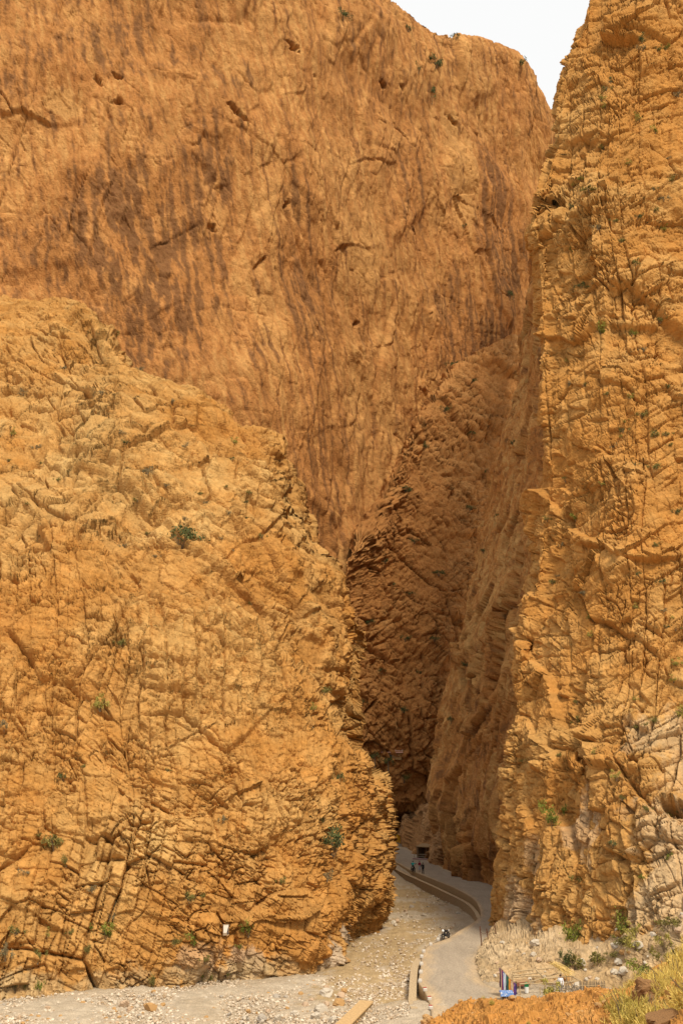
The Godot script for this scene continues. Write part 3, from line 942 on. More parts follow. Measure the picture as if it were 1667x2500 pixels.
func build_ground() -> void:
	# far sheet under everything
	var st := SurfaceTool.new()
	st.begin(Mesh.PRIMITIVE_TRIANGLES)
	for a in [Vector3(-900, 0, 900), Vector3(-900, 0, -1500), Vector3(900, 0, 900), Vector3(900, 0, 900), Vector3(-900, 0, -1500), Vector3(900, 0, -1500)]:
		st.add_vertex(a + Vector3(0, -3.0, 0))
	st.generate_normals()
	structure("ground", st.commit(), plain(Color(0.42, 0.3, 0.17)))
	# riverbed
	var gm := rock_material(41, 3.0)
	gm.heightmap_scale = 8.0
	mats.gravel = gm
	var n := Net.new()
	n.flip = 1.0
	var rows := []
	for d in [60.0, 75.0, 90.0, 105.0, 125.0, 150.0, 185.0, 225.0, 300.0]:
		var row := []
		for x in [-75.0, -50.0, -30.0, -15.0, 0.0, 10.0, 20.0, 45.0, 90.0]:
			row.append(Vector3(x, 0.0, -d))
		rows.append(row)
	n.ctrl = rows
	var r := Rock.new(401)
	r.scale = []
	r.step = []
	r.crack = []
	r.wid = []
	r.lumps = 0.35
	r.lump_size = 9.0
	r.rough_amp = 0.22
	r.rough_size = 1.6
	r.base = Color(0.57, 0.45, 0.31)
	r.pale = Color(0.69, 0.58, 0.44)
	r.rust = Color(0.44, 0.3, 0.15)
	r.pale_amount = 0.3
	r.rust_amount = -0.1
	var sand := Color(0.57, 0.405, 0.215)
	for q in [[880, 2345, 6], [915, 2390, 7], [945, 2330, 6], [985, 2290, 6], [935, 2425, 6], [970, 2420, 5], [960, 2255, 7], [905, 2310, 6], [985, 2350, 5], [1000, 2215, 6], [980, 2180, 8]]:
		r.regions.append([level(q[0], q[1], -1.2), q[2], sand, 0.95])
	n.rock = r
	n.lay([10, 28, 46, 60, 60, 50, 24, 6], [6, 36, 60, 60, 50, 40, 20, 6])
	for i in n.nv:
		var b: PackedVector3Array = n.base[i]
		for j in n.nu:
			b[j].y = bed_height(b[j])
		n.base[i] = b
	structure("riverbed", n.finish(), gm)
	# road: dusty concrete slab with sandy shoulders
	var rm := rock_material(47, 5.0)
	rm.heightmap_scale = 2.0
	mats.road = rm
	var lp := []
	var rp := []
	for a in road_left:
		lp.append(level(a[0], a[1], 0.0))
	for a in road_right:
		rp.append(level(a[0], a[1], 0.0))
	# the road goes on behind the buttress and rises slightly
	lp.append(level(965, 2040, 0.0) + Vector3(-10, 0.5, 4))
	rp.append(level(985, 2022, 0.0))
	var sub := 8
	var across := 26
	st = SurfaceTool.new()
	st.begin(Mesh.PRIMITIVE_TRIANGLES)
	st.set_smooth_group(0)
	var cnoise := Tools.noise(FastNoiseLite.TYPE_SIMPLEX, 91, 5, 0.6)
	var total := (lp.size() - 1) * sub
	var grid := []
	for i in total + 1:
		var t := float(i) / sub
		var a := Net.spline(lp, t)
		var b := Net.spline(rp, t)
		var row := []
		for j in across + 1:
			var p := a.lerp(b, float(j) / across)
			row.append(p + Vector3(0, 0.015 * cnoise.get_noise_3dv(p * 0.5), 0))
		grid.append(row)
	for i in total + 1:
		for j in across + 1:
			var p: Vector3 = grid[i][j]
			var wide: float = grid[i][0].distance_to(grid[i][across])
			var edge := minf(j, across - j) / float(across) * wide
			var k := cnoise.get_noise_3dv(p * 0.09)
			var f := cnoise.get_noise_3dv(p * Vector3(0.9, 1, 0.25))
			var dust := clampf(1.3 - edge * 0.9 + f * 0.8, 0.0, 1.0)
			var c := Color(0.46, 0.375, 0.28).lerp(Color(0.57, 0.42, 0.26), dust)
			var v := 1.0 + 0.16 * f + 0.14 * k
			st.set_color(Color(c.r * v, c.g * v, c.b * v))
			st.add_vertex(p)
	for i in total:
		for j in across:
			var a := i * (across + 1) + j
			var b := a + across + 1
			for q in [a, b, a + 1, a + 1, b, b + 1]:
				st.add_index(q)
	# slab sides
	for side in [0, across]:
		for i in total:
			var p: Vector3 = grid[i][side]
			var q: Vector3 = grid[i + 1][side]
			var k := (total + 1) * (across + 1) + (i + (total if side > 0 else 0)) * 4
			for v in [p, q, p + Vector3(0, -1.9, 0), q + Vector3(0, -1.9, 0)]:
				st.set_color(Color(0.42, 0.27, 0.13))
				st.add_vertex(v)
			for g in [0, 2, 1, 1, 2, 3]:
				st.add_index(k + g)
	st.generate_normals()
	structure("road", st.commit(), rm)
	# rubble apron under the right cliff
	var t := Net.new()
	t.ctrl = [[], [], [], [], []]
	for q in [
		[1192, 126, 1200, 128, 0.6, 1210, 131.5, 1.8, 1235, 139, 4.0], [1167, 117.5, 1185, 121, 0.8, 1213, 125, 2.4, 1240, 133, 4.6], [1173, 111.5, 1205, 115.5, 0.9, 1250, 118.5, 2.6, 1270, 126, 5.0],
		[1224, 108, 1262, 111, 0.9, 1305, 113.5, 2.6, 1315, 121, 5.0], [1330, 107.5, 1338, 109.5, 1.1, 1352, 111.5, 2.8, 1362, 119, 5.5], [1450, 106.5, 1450, 108.5, 1.4, 1455, 110.5, 3.4, 1460, 118, 6.0],
		[1560, 104, 1560, 106, 2.0, 1562, 108, 5.0, 1566, 115, 8.0], [1700, 101, 1700, 103.5, 3.0, 1700, 105.5, 8.0, 1700, 113, 11.0], [1950, 98, 1950, 101, 3.5, 1950, 103, 9.0, 1950, 111, 12.0]]:
		var f := Tools.stand(q[0], q[1], -0.15)
		t.ctrl[0].append(f + Vector3(0, -1.6, 1.2))
		t.ctrl[1].append(f)
		t.ctrl[2].append(Tools.stand(q[2], q[3], q[4] * 0.7))
		t.ctrl[3].append(Tools.stand(q[5], q[6], q[7] * (0.55 if q[0] < 1500 else 0.8)))
		t.ctrl[4].append(Tools.stand(q[8], q[9], q[10] * (0.5 if q[0] < 1500 else 0.8)))
	r = Rock.new(431)
	r.scale = [Vector3.ONE / 3.0, Vector3.ONE / 1.2, Vector3.ONE / 0.5]
	r.step = [0.28, 0.16, 0.1]
	r.crack = [0.08, 0.14, 0.1]
	r.wid = [0.05, 0.1, 0.14]
	r.lean = 0.2
	r.lumps = 0.5
	r.lump_size = 8.0
	r.base = Color(0.56, 0.375, 0.19)
	r.pale = Color(0.64, 0.49, 0.31)
	r.rust = Color(0.5, 0.28, 0.1)
	r.pale_amount = 0.35
	t.rock = r
	t.lay([26, 20, 40, 50, 50, 46, 46, 14], [14, 40, 50, 10])
	structure("rubble_slope", t.finish(), mats.rock)
	mats.talus_net = t
	# earth mound in front, on which the camera's hillside runs down
	var m := Net.new()
	var px := [880, 960, 1030, 1100, 1180, 1250, 1350, 1440, 1480, 1560, 1667, 1820, 2100]
	var cy := [2580, 2535, 2510, 2470, 2445, 2450, 2440, 2420, 2425, 2395, 2350, 2300, 2240]
	var cd := [64, 64, 63, 62, 60, 58, 56, 54, 52, 50, 48, 46, 44]
	var rr := [[], [], [], [], [], []]
	for i in px.size():
		var c := at(px[i], cy[i], cd[i])
		rr[0].append(c + Vector3(1.5, -16, -16))
		rr[1].append(c + Vector3(0.5, -3.5, -5.0))
		rr[2].append(c)
		rr[3].append(at(px[i] + 10, cy[i] + 45, cd[i] - 10))
		rr[4].append(at(px[i] + 20, cy[i] + 140, cd[i] - 24))
		rr[5].append(at(px[i] + 60, cy[i] + 900, 12))
	m.ctrl = rr
	m.flip = -1.0
	r = Rock.new(451)
	r.scale = [Vector3.ONE / 1.8, Vector3.ONE / 0.6, Vector3.ONE / 0.22]
	r.step = [0.16, 0.12, 0.07]
	r.crack = [0.04, 0.08, 0.05]
	r.wid = [0.05, 0.1, 0.14]
	r.lumps = 0.5
	r.lump_size = 5.0
	r.rough_amp = 0.14
	r.rough_size = 0.9
	r.base = Color(0.58, 0.27, 0.07)
	r.pale = Color(0.62, 0.36, 0.14)
	r.rust = Color(0.42, 0.18, 0.05)
	m.rock = r
	m.flip = 1.0
	m.lay([8, 30, 40, 40, 40, 46, 46, 30, 40, 46, 24, 6], [10, 16, 72, 72, 8])
	structure("mound", m.finish(), mats.rock)
	mats.mound_net = m
# ---------------------------------------------------------------- shapes
func begin() -> SurfaceTool:
	var st := SurfaceTool.new()
	st.begin(Mesh.PRIMITIVE_TRIANGLES)
	st.set_smooth_group(-1)
	return st

func tri(st: SurfaceTool, a: Vector3, b: Vector3, c: Vector3, col := Color.WHITE) -> void:
	for v in [a, b, c]:
		st.set_color(col)
		st.add_vertex(v)

func quad(st: SurfaceTool, a: Vector3, b: Vector3, c: Vector3, d: Vector3, col := Color.WHITE) -> void:
	tri(st, a, b, c, col)
	tri(st, a, c, d, col)

# box with cut corners: centre, size, basis
func box(st: SurfaceTool, c: Vector3, s: Vector3, b := Basis(), cut := 0.02, col := Color.WHITE) -> void:
	var k := minf(cut, minf(s.x, minf(s.y, s.z)) * 0.3)
	var h := s * 0.5
	var i := h - Vector3.ONE * k
	var at_ := func(x: float, y: float, z: float) -> Vector3: return c + b * Vector3(x, y, z)
	for q in [-1.0, 1.0]:
		var f := [[-1.0, -1.0], [1.0, -1.0], [1.0, 1.0], [-1.0, 1.0]]
		if q > 0:
			f.reverse()
		var px := []
		var py := []
		var pz := []
		for e in f:
			px.append(at_.call(q * h.x, e[0] * i.y, e[1] * i.z))
			py.append(at_.call(e[1] * i.x, q * h.y, e[0] * i.z))
			pz.append(at_.call(e[0] * i.x, e[1] * i.y, q * h.z))
		quad(st, px[0], px[1], px[2], px[3], col)
		quad(st, py[0], py[1], py[2], py[3], col)
		quad(st, pz[0], pz[1], pz[2], pz[3], col)
	for a in [-1.0, 1.0]:
		for e in [-1.0, 1.0]:
			quad(st, at_.call(a * h.x, e * i.y, -i.z), at_.call(a * h.x, e * i.y, i.z), at_.call(a * i.x, e * h.y, i.z), at_.call(a * i.x, e * h.y, -i.z), col)
			quad(st, at_.call(-i.x, a * h.y, e * i.z), at_.call(i.x, a * h.y, e * i.z), at_.call(i.x, a * i.y, e * h.z), at_.call(-i.x, a * i.y, e * h.z), col)
			quad(st, at_.call(a * h.x, -i.y, e * i.z), at_.call(a * h.x, i.y, e * i.z), at_.call(a * i.x, i.y, e * h.z), at_.call(a * i.x, -i.y, e * h.z), col)
			for g in [-1.0, 1.0]:
				tri(st, at_.call(a * h.x, e * i.y, g * i.z), at_.call(a * i.x, e * h.y, g * i.z), at_.call(a * i.x, e * i.y, g * h.z), col)

func tube(st: SurfaceTool, path: Array, r0: float, r1: float, sides := 7, col := Color.WHITE) -> void:
	var rings := []
	var n := path.size()
	for i in n:
		var d: Vector3 = (path[mini(i + 1, n - 1)] - path[maxi(i - 1, 0)]).normalized()
		var u := d.cross(Vector3.UP if absf(d.y) < 0.95 else Vector3.RIGHT).normalized()
		var v := d.cross(u)
		var r := lerpf(r0, r1, float(i) / maxf(n - 1, 1))
		var ring := []
		for k in sides:
			var a := TAU * k / sides
			ring.append(path[i] + (u * cos(a) + v * sin(a)) * r)
		rings.append(ring)
	for i in n - 1:
		for k in sides:
			var m := (k + 1) % sides
			quad(st, rings[i][k], rings[i][m], rings[i + 1][m], rings[i + 1][k], col)
	for k in range(1, sides - 1):
		tri(st, rings[0][0], rings[0][k], rings[0][k + 1], col)
		tri(st, rings[n - 1][0], rings[n - 1][k + 1], rings[n - 1][k], col)

# ring of a given cross radius around an axis
func torus(st: SurfaceTool, c: Vector3, axis: Vector3, R: float, r: float, seg := 20, sides := 8, flat := 1.0) -> void:
	var u := axis.cross(Vector3.UP if absf(axis.y) < 0.9 else Vector3.RIGHT).normalized()
	var v := axis.cross(u).normalized()
	var p := func(i: int, k: int) -> Vector3:
		var a := TAU * i / seg
		var b := TAU * k / sides
		return c + (u * cos(a) + v * sin(a)) * (R + r * cos(b)) + axis * r * flat * sin(b)
	for i in seg:
		for k in sides:
			quad(st, p.call(i, k), p.call(i + 1, k), p.call(i + 1, k + 1), p.call(i, k + 1))

# lumpy closed shape: a cube pushed to a ball and dented; flat cuts give it broken faces
func stone_mesh(sd: int, n := 5, rough := 0.25, cuts := 4) -> ArrayMesh:
	var nz := Tools.noise(FastNoiseLite.TYPE_SIMPLEX, sd, 3, 0.5)
	var rng := RandomNumberGenerator.new()
	rng.seed = sd
	var planes := []
	for i in cuts:
		planes.append([Vector3(rng.randf_range(-1, 1), rng.randf_range(-0.6, 1), rng.randf_range(-1, 1)).normalized(), rng.randf_range(0.55, 0.85)])
	var place := func(d: Vector3) -> Vector3:
		var p := d.normalized()
		p *= 1.0 + rough * nz.get_noise_3dv(p * 0.9) + 0.4 * rough * nz.get_noise_3dv(p * 2.7)
		for q in planes:
			var e: float = p.dot(q[0]) - q[1]
			if e > 0.0:
				p -= q[0] * e * 0.9
		return p
	var st := begin()
	for axis in 3:
		for q in [-1.0, 1.0]:
			for i in n:
				for k in n:
					var c := []
					for e in [[0, 0], [1, 0], [1, 1], [0, 1]]:
						var a: float = -1.0 + 2.0 * (i + e[0]) / n
						var b: float = -1.0 + 2.0 * (k + e[1]) / n
						var d := Vector3(q, a, b) if axis == 0 else Vector3(b, q, a) if axis == 1 else Vector3(a, b, q)
						c.append(place.call(d))
					if q > 0:
						quad(st, c[0], c[3], c[2], c[1])
					else:
						quad(st, c[0], c[1], c[2], c[3])
	st.generate_normals()
	return st.commit()

func part(called: String, st: SurfaceTool, m: Material, parent: Node3D) -> MeshInstance3D:
	st.generate_normals()
	return piece(called, st.commit(), m, parent)

func piece(called: String, mesh: Mesh, m: Material, parent: Node3D) -> MeshInstance3D:
	var o := MeshInstance3D.new()
	o.name = called
	o.mesh = mesh
	o.material_override = m
	parent.add_child(o, true)
	return o

func tag(o: Node3D, label: String, category: String, group := "") -> void:
	o.set_meta("label", label)
	o.set_meta("category", category)
	if group != "":
		o.set_meta("group", group)

func thing(called: String, where: Vector3, label: String, category: String, group := "", turn := 0.0) -> Node3D:
	var o := Node3D.new()
	o.name = numbered(called)
	o.position = where
	o.rotation.y = turn
	add_child(o, true)
	tag(o, label, category, group)
	return o

func single(called: String, where: Transform3D, mesh: Mesh, m: Material, label: String, category: String, group := "") -> MeshInstance3D:
	var o := MeshInstance3D.new()
	o.name = numbered(called)
	o.mesh = mesh
	o.material_override = m
	o.transform = where
	add_child(o, true)
	tag(o, label, category, group)
	return o

func speckled(c: Color, sd: int, tile := 0.6, lo := 0.75) -> StandardMaterial3D:
	var m := StandardMaterial3D.new()
	m.albedo_color = c.linear_to_srgb()
	m.roughness = 0.92
	m.metallic_specular = 0.25
	m.uv1_triplanar = true
	m.uv1_scale = Vector3.ONE / tile
	m.albedo_texture = noise_image(128, sd, 0.05, lo, 1.0, 4)
	return m

func vertex_mat(rough := 0.9) -> StandardMaterial3D:
	var m := StandardMaterial3D.new()
	m.vertex_color_use_as_albedo = true
	m.roughness = rough
	m.metallic_specular = 0.2
	return m

# ---------------------------------------------------------------- plants
func bush_mesh(sd: int, leaves: int, leaf: float, a: Color, b: Color, tall := 1.0) -> ArrayMesh:
	# crown of unit radius on the origin: clumps of leaf-sized faces with gaps between
	var rng := RandomNumberGenerator.new()
	rng.seed = sd
	var st := begin()
	st.set_smooth_group(-1)
	var clumps := []
	for i in 9:
		var d := Vector3(rng.randfn(0, 0.45), 0.35 + absf(rng.randfn(0, 0.38)) * tall, rng.randfn(0, 0.45))
		clumps.append([d, rng.randf_range(0.2, 0.42), rng.randf()])
	for i in leaves:
		var c: Array = clumps[rng.randi() % clumps.size()]
		var o := Vector3(rng.randfn(0, 0.5), rng.randfn(0, 0.45), rng.randfn(0, 0.5)) * float(c[1])
		var p: Vector3 = c[0] + o
		p.y = maxf(p.y, 0.02)
		var d := Vector3(rng.randfn(), rng.randfn() + 0.6, rng.randfn()).normalized()
		var s := d.cross(Vector3(rng.randfn(), rng.randfn(), rng.randfn())).normalized()
		var l := leaf * rng.randf_range(0.6, 1.4)
		var col := a.lerp(b, clampf(rng.randf() * 0.7 + float(c[2]) * 0.4, 0.0, 1.0))
		tri(st, p - s * l * 0.32, p + s * l * 0.32, p + d * l, col)
	st.generate_normals()
	return st.commit()

func twig_mesh(sd: int, n: int, tall := 1.0) -> ArrayMesh:
	var rng := RandomNumberGenerator.new()
	rng.seed = sd
	var st := begin()
	for i in n:
		var d := Vector3(rng.randfn(0, 0.4), rng.randf_range(0.5, 1.0) * tall, rng.randfn(0, 0.4))
		tube(st, [Vector3(d.x * 0.1, -0.15, d.z * 0.1), d * 0.5 + Vector3(rng.randfn(0, 0.06), 0, rng.randfn(0, 0.06)), d], 0.035, 0.012, 3)
	st.generate_normals()
	return st.commit()

func scrub_mesh(sd: int, stems: int, a: Color, b: Color) -> ArrayMesh:
	# feathery desert broom: stems fanning out, each with fine side shoots
	var rng := RandomNumberGenerator.new()
	rng.seed = sd
	var st := begin()
	for i in stems:
		var az := rng.randf() * TAU
		var out := pow(rng.randf(), 0.7)
		var root := Vector3(cos(az), 0, sin(az)) * out * 0.45
		var d := Vector3(cos(az) * out * 0.9 + rng.randfn(0, 0.15), 1.0, sin(az) * out * 0.9 + rng.randfn(0, 0.15)).normalized()
		var l := rng.randf_range(0.5, 1.05) * (1.05 - 0.35 * out)
		var tone := rng.randf()
		for k in 14:
			var t := rng.randf_range(0.1, 1.0)
			var p := root + d * l * t + Vector3(0, -0.12 * t * t * out, 0)
			var e := (d + Vector3(rng.randfn(0, 0.55), rng.randfn(0, 0.4), rng.randfn(0, 0.55))).normalized()
			var s := e.cross(Vector3(rng.randfn(), rng.randfn(), rng.randfn())).normalized()
			var bl := rng.randf_range(0.1, 0.24)
			var col := a.lerp(b, clampf(tone * 0.6 + rng.randf() * 0.4, 0.0, 1.0))
			tri(st, p - s * 0.013, p + s * 0.013, p + e * bl, col)
	st.generate_normals()
	return st.commit()

var bush_kinds := {}

func make_bushes() -> void:
	var olive := [Color(0.09, 0.085, 0.025), Color(0.24, 0.2, 0.06)]
	var green := [Color(0.08, 0.1, 0.02), Color(0.25, 0.26, 0.05)]
	var yellow := [Color(0.2, 0.18, 0.04), Color(0.42, 0.35, 0.09)]
	var grey := [Color(0.14, 0.115, 0.06), Color(0.28, 0.22, 0.12)]
	var dark := [Color(0.05, 0.06, 0.025), Color(0.14, 0.15, 0.055)]
	var i := 0
	for k in [["olive", olive], ["green", green], ["yellow", yellow], ["grey", grey], ["dark", dark]]:
		var list := []
		for v in 2:
			list.append([bush_mesh(600 + i, 420, 0.17, k[1][0], k[1][1]), twig_mesh(700 + i, 9)])
			i += 1
		bush_kinds[k[0]] = list
	mats.leaf = vertex_mat(0.8)
	mats.leaf.backlight_enabled = true
	mats.leaf.backlight = Color(0.12, 0.13, 0.03)
	mats.twig = plain(Color(0.16, 0.11, 0.06))

var bush_count := 0
func bush(called: String, kind: String, p: Vector3, half_w: float, half_h: float, label: String, group: String) -> void:
	var v: Array = bush_kinds[kind][bush_count % 2]
	bush_count += 1
	var o := thing(called, p, label, "shrub", group, bush_count * 2.4)
	o.scale = Vector3(half_w, half_h, half_w)
	piece("foliage", v[0], mats.leaf, o)
	piece("stem", v[1], mats.twig, o)

# shrub rooted in a cliff face at a pixel; w, h are its size in pixels
func cliff_bush(net: Net, px: float, py: float, w: float, h: float, kind: String, label: String, group: String) -> void:
	var g := net.find(px, py + h * 0.4, true)
	var p: Vector3 = net.pos[g.x][g.y]
	var k := p.distance_to(Tools.EYE) / Tools.F
	var word: String = {"olive": "olive", "green": "bright green", "yellow": "yellow-green", "grey": "grey-brown", "dark": "dark green"}[kind]
	if label.contains("%s"):
		label = label % word
		group = word + " " + group
	bush("cliff_shrub", kind, p - Vector3(0, 0.1, 0), w * 0.5 * k * 1.5, h * k * 0.95, label, group)

func place_plants(left: Array, wall: Array, right: Array) -> void:
	make_bushes()
	var a: Net = left[0]
	var a2: Net = left[1]
	var b: Net = wall[0]
	var c: Net = wall[1]
	var d: Net = right[0]
	var d1: Net = right[1]
	var e: Net = right[2]
	cliff_bush(a2, 446, 1312, 58, 46, "dark", "large dark green bush on a ledge high up the pale buttress", "")
	cliff_bush(a, 810, 2062, 54, 54, "dark", "dark grey-green bush hanging on the buttress beside the narrows", "")
	cliff_bush(a, 133, 2058, 38, 36, "olive", "olive bush with see-through crown on the orange buttress", "")
	cliff_bush(a, 258, 2279, 30, 26, "green", "bright green round bush above the foot of the orange buttress", "")
	cliff_bush(a, 606, 2264, 26, 38, "green", "tall narrow green bush right beside the white panel", "")
	cliff_bush(a, 476, 2303, 26, 26, "green", "green bush low on the pale shattered rock near the riverbed", "")
	var grp := "small shrubs on the buttress with the white panel"
	for q in [[154, 1896, 20, 18, "dark"], [245, 1721, 26, 28, "yellow"], [295, 1569, 20, 20, "olive"], [162, 2104, 14, 22, "olive"], [96, 2037, 14, 14, "olive"], [40, 2274, 22, 18, "olive"], [463, 2191, 30, 24, "olive"],
		[425, 2300, 20, 20, "olive"], [585, 2311, 12, 12, "green"], [686, 2151, 14, 16, "olive"], [266, 2234, 22, 34, "grey"], [375, 2400, 14, 26, "olive"], [97, 2408, 12, 22, "green"], [38, 2412, 22, 22, "olive"],
		[94, 2336, 18, 30, "olive"], [553, 2377, 14, 16, "olive"], [513, 2395, 18, 18, "green"], [500, 2341, 14, 14, "olive"], [792, 1686, 26, 20, "olive"], [766, 1729, 14, 16, "yellow"], [205, 1870, 10, 10, "olive"],
		[10, 1770, 12, 24, "grey"], [545, 2000, 14, 14, "grey"], [225, 2170, 14, 14, "grey"], [115, 2280, 12, 14, "yellow"], [170, 2275, 12, 12, "olive"], [12, 2330, 18, 26, "grey"], [215, 2320, 12, 18, "olive"],
		[800, 2140, 14, 20, "grey"], [790, 2000, 12, 12, "olive"], [830, 1900, 16, 22, "dark"], [410, 1880, 10, 10, "olive"], [60, 2130, 16, 12, "grey"]]:
		cliff_bush(a, q[0], q[1], q[2], q[3], q[4], "small %s shrub growing from cracks of the buttress with the white panel", grp)
	grp = "tufts on the pale upper slope"
	for q in [[570, 1078, 14, 14, "yellow"], [530, 1080, 10, 10, "olive"], [283, 818, 14, 14, "olive"], [360, 1150, 16, 20, "grey"], [200, 1130, 12, 10, "olive"], [610, 1205, 14, 10, "olive"], [640, 1310, 12, 12, "olive"],
		[300, 1060, 12, 12, "grey"], [90, 1090, 14, 12, "grey"], [250, 960, 12, 10, "grey"], [420, 980, 12, 10, "grey"], [30, 1060, 12, 12, "yellow"], [520, 1360, 14, 12, "olive"], [450, 1090, 10, 12, "grey"],
		[160, 900, 12, 10, "grey"], [60, 960, 14, 10, "grey"], [345, 900, 12, 10, "grey"], [220, 1370, 12, 12, "olive"], [115, 1330, 12, 10, "grey"], [700, 1190, 10, 12, "olive"], [560, 1250, 10, 10, "grey"]]:
		cliff_bush(a2, q[0], q[1], q[2], q[3], q[4], "small %s tuft among the pale blocks of the upper slope", grp)
	grp = "shrubs high on the great wall"
	for q in [[837, 42, 20, 22], [1063, 155, 24, 26], [1053, 236, 20, 34], [1268, 158, 18, 16], [1115, 92, 14, 14], [1021, 168, 12, 22], [995, 72, 12, 14], [1130, 552, 10, 12], [1245, 720, 12, 18]]:
		cliff_bush(b, q[0], q[1], q[2], q[3], "dark", "dark shrub clinging high on the streaked great wall", grp)
	grp = "shrubs on the rough slope closing the gorge"
	for q in [[992, 1195, 26, 14], [1110, 890, 20, 16], [1085, 1000, 18, 16], [1150, 1060, 14, 12], [1040, 1090, 14, 14], [1145, 1240, 14, 14], [1010, 1320, 16, 12], [1070, 1400, 22, 12], [960, 1430, 18, 12], [900, 1520, 18, 12],
		[990, 1560, 16, 12], [930, 1640, 16, 12], [985, 1735, 18, 12], [880, 1715, 16, 14], [1025, 1640, 14, 12], [1060, 1560, 16, 10], [940, 1370, 16, 10], [1000, 1450, 14, 10], [1150, 930, 16, 14], [1190, 1150, 12, 12]]:
		cliff_bush(c, q[0], q[1], q[2], q[3], "dark", "dark low shrub on the rough slope closing the gorge", grp)
	cliff_bush(c, 985, 1900, 20, 20, "olive", "olive shrub on a ledge just above the far road bend", "")
	# right cliff
	cliff_bush(d1, 1404, 2292, 34, 58, "green", "tall green bush in a cleft at the foot of the pillar", "")
	cliff_bush(d1, 1346, 2000, 34, 40, "green", "green bush halfway up the jointed pillar by the road", "")
	cliff_bush(d1, 1420, 2149, 28, 28, "olive", "olive tuft on the flat orange face of the pillar", "")
	grp = "small shrubs on the cliff behind the stall"
	for q in [[1288, 1858, 26, 12, "olive"], [1247, 1913, 16, 10, "yellow"], [1506, 1895, 18, 18, "yellow"], [1440, 462, 32, 16, "olive"], [1466, 809, 22, 20, "green"], [1621, 945, 20, 16, "dark"], [1565, 1014, 20, 18, "olive"],
		[1540, 812, 18, 14, "green"], [1395, 610, 14, 16, "green"], [1400, 450, 14, 10, "yellow"], [1372, 515, 16, 12, "yellow"], [1600, 1060, 18, 20, "olive"], [1520, 1050, 16, 14, "olive"], [1610, 780, 16, 14, "olive"],
		[1380, 1170, 18, 14, "olive"], [1335, 1265, 18, 12, "olive"], [1440, 1550, 14, 12, "yellow"], [1600, 1140, 18, 18, "olive"], [1470, 360, 14, 10, "olive"], [1560, 290, 14, 14, "yellow"], [1480, 215, 12, 12, "olive"],
		[1640, 20, 14, 10, "olive"], [1565, 98, 16, 16, "dark"], [1550, 1480, 12, 14, "yellow"], [1650, 1620, 18, 16, "yellow"], [1655, 1740, 26, 24, "yellow"], [1600, 1760, 20, 14, "olive"], [1552, 1775, 18, 14, "olive"],
		[1420, 1760, 16, 18, "olive"], [1640, 2010, 20, 30, "yellow"], [1425, 940, 12, 12, "olive"], [1550, 640, 16, 14, "olive"], [1620, 560, 14, 14, "yellow"], [1500, 540, 12, 10, "olive"], [1640, 440, 14, 12, "olive"],
		[1480, 960, 12, 10, "olive"], [1390, 880, 14, 10, "yellow"], [1350, 1420, 14, 14, "olive"], [1650, 1250, 16, 14, "dark"], [1600, 1330, 12, 14, "olive"], [1470, 1180, 14, 10, "yellow"], [1430, 700, 12, 10, "olive"]]:
		cliff_bush(d, q[0], q[1], q[2], q[3], q[4], "small %s shrub on the blocky cliff that rises behind the stall", grp)
	var rng := RandomNumberGenerator.new()
	rng.seed = 404
	for i in 64:
		var y := rng.randf_range(60, 2150)
		var x := rng.randf_range(1460 if y < 300 else 1350, 1665)
		var z := rng.randf_range(7, 14)
		cliff_bush(d, x, y, z * 1.2, z, ["olive", "olive", "green", "yellow", "dark", "grey"][rng.randi() % 6], "small %s shrub on the blocky cliff that rises behind the stall", grp)
	for i in 26:
		cliff_bush(a2, rng.randf_range(10, 640), rng.randf_range(1080, 1480), rng.randf_range(9, 14), rng.randf_range(7, 11), ["olive", "grey", "grey", "dark"][rng.randi() % 4], "small %s tuft among the pale blocks of the upper slope", "tufts on the pale upper slope")
	grp = "shrubs on the dark inner wall"
	for q in [[1160, 1500, 12, 12], [1215, 1260, 12, 10], [1135, 1620, 14, 12], [1100, 1760, 14, 14], [1250, 1080, 10, 12], [1180, 1345, 12, 10], [1120, 1880, 12, 10]]:
		cliff_bush(e, q[0], q[1], q[2], q[3], "dark", "dark tuft on the shaded inner wall of the narrows", grp)
	# apron of rubble behind the stall
	var t: Net = mats.talus_net
	cliff_bush(t, 1407, 2352, 38, 36, "olive", "round olive bush on the rubble just above the straw bundle", "")
	cliff_bush(t, 1380, 2345, 22, 34, "dark", "dark green bush squeezed against a boulder above the straw bundle", "")
	cliff_bush(t, 1458, 2345, 32, 32, "olive", "olive bush on the rubble above the reed fence", "")
	cliff_bush(t, 1575, 2382, 46, 30, "green", "dense green bush on the crest behind the yellow scrub", "")
	cliff_bush(t, 1645, 2343, 42, 36, "olive", "olive bush on white rubble above the yellow scrub", "")
	grp = "shrubs on the rubble slope"
	for q in [[1525, 2268, 38, 36, "green"], [1520, 2298, 32, 24, "olive"], [1550, 2275, 24, 24, "yellow"], [1550, 2308, 28, 30, "yellow"], [1620, 2305, 34, 34, "yellow"], [1560, 2180, 22, 24, "olive"], [1606, 2200, 20, 20, "yellow"], [1632, 2255, 36, 24, "olive"], [1495, 2330, 18, 14, "olive"], [1590, 2320, 14, 12, "yellow"]]:
		cliff_bush(t, q[0], q[1], q[2], q[3], q[4], "%s shrub among pale rubble on the slope under the cliff", grp)
	# scrub on the mound
	var m: Net = mats.mound_net
	var sa := [scrub_mesh(811, 260, Color(0.42, 0.33, 0.07), Color(0.75, 0.56, 0.17)), scrub_mesh(813, 260, Color(0.52, 0.39, 0.08), Color(0.8, 0.6, 0.2)), scrub_mesh(817, 240, Color(0.34, 0.29, 0.06), Color(0.68, 0.52, 0.15))]
	var sm := vertex_mat(0.8)
	sm.backlight_enabled = true
	sm.backlight = Color(0.2, 0.17, 0.03)
	var k := 0
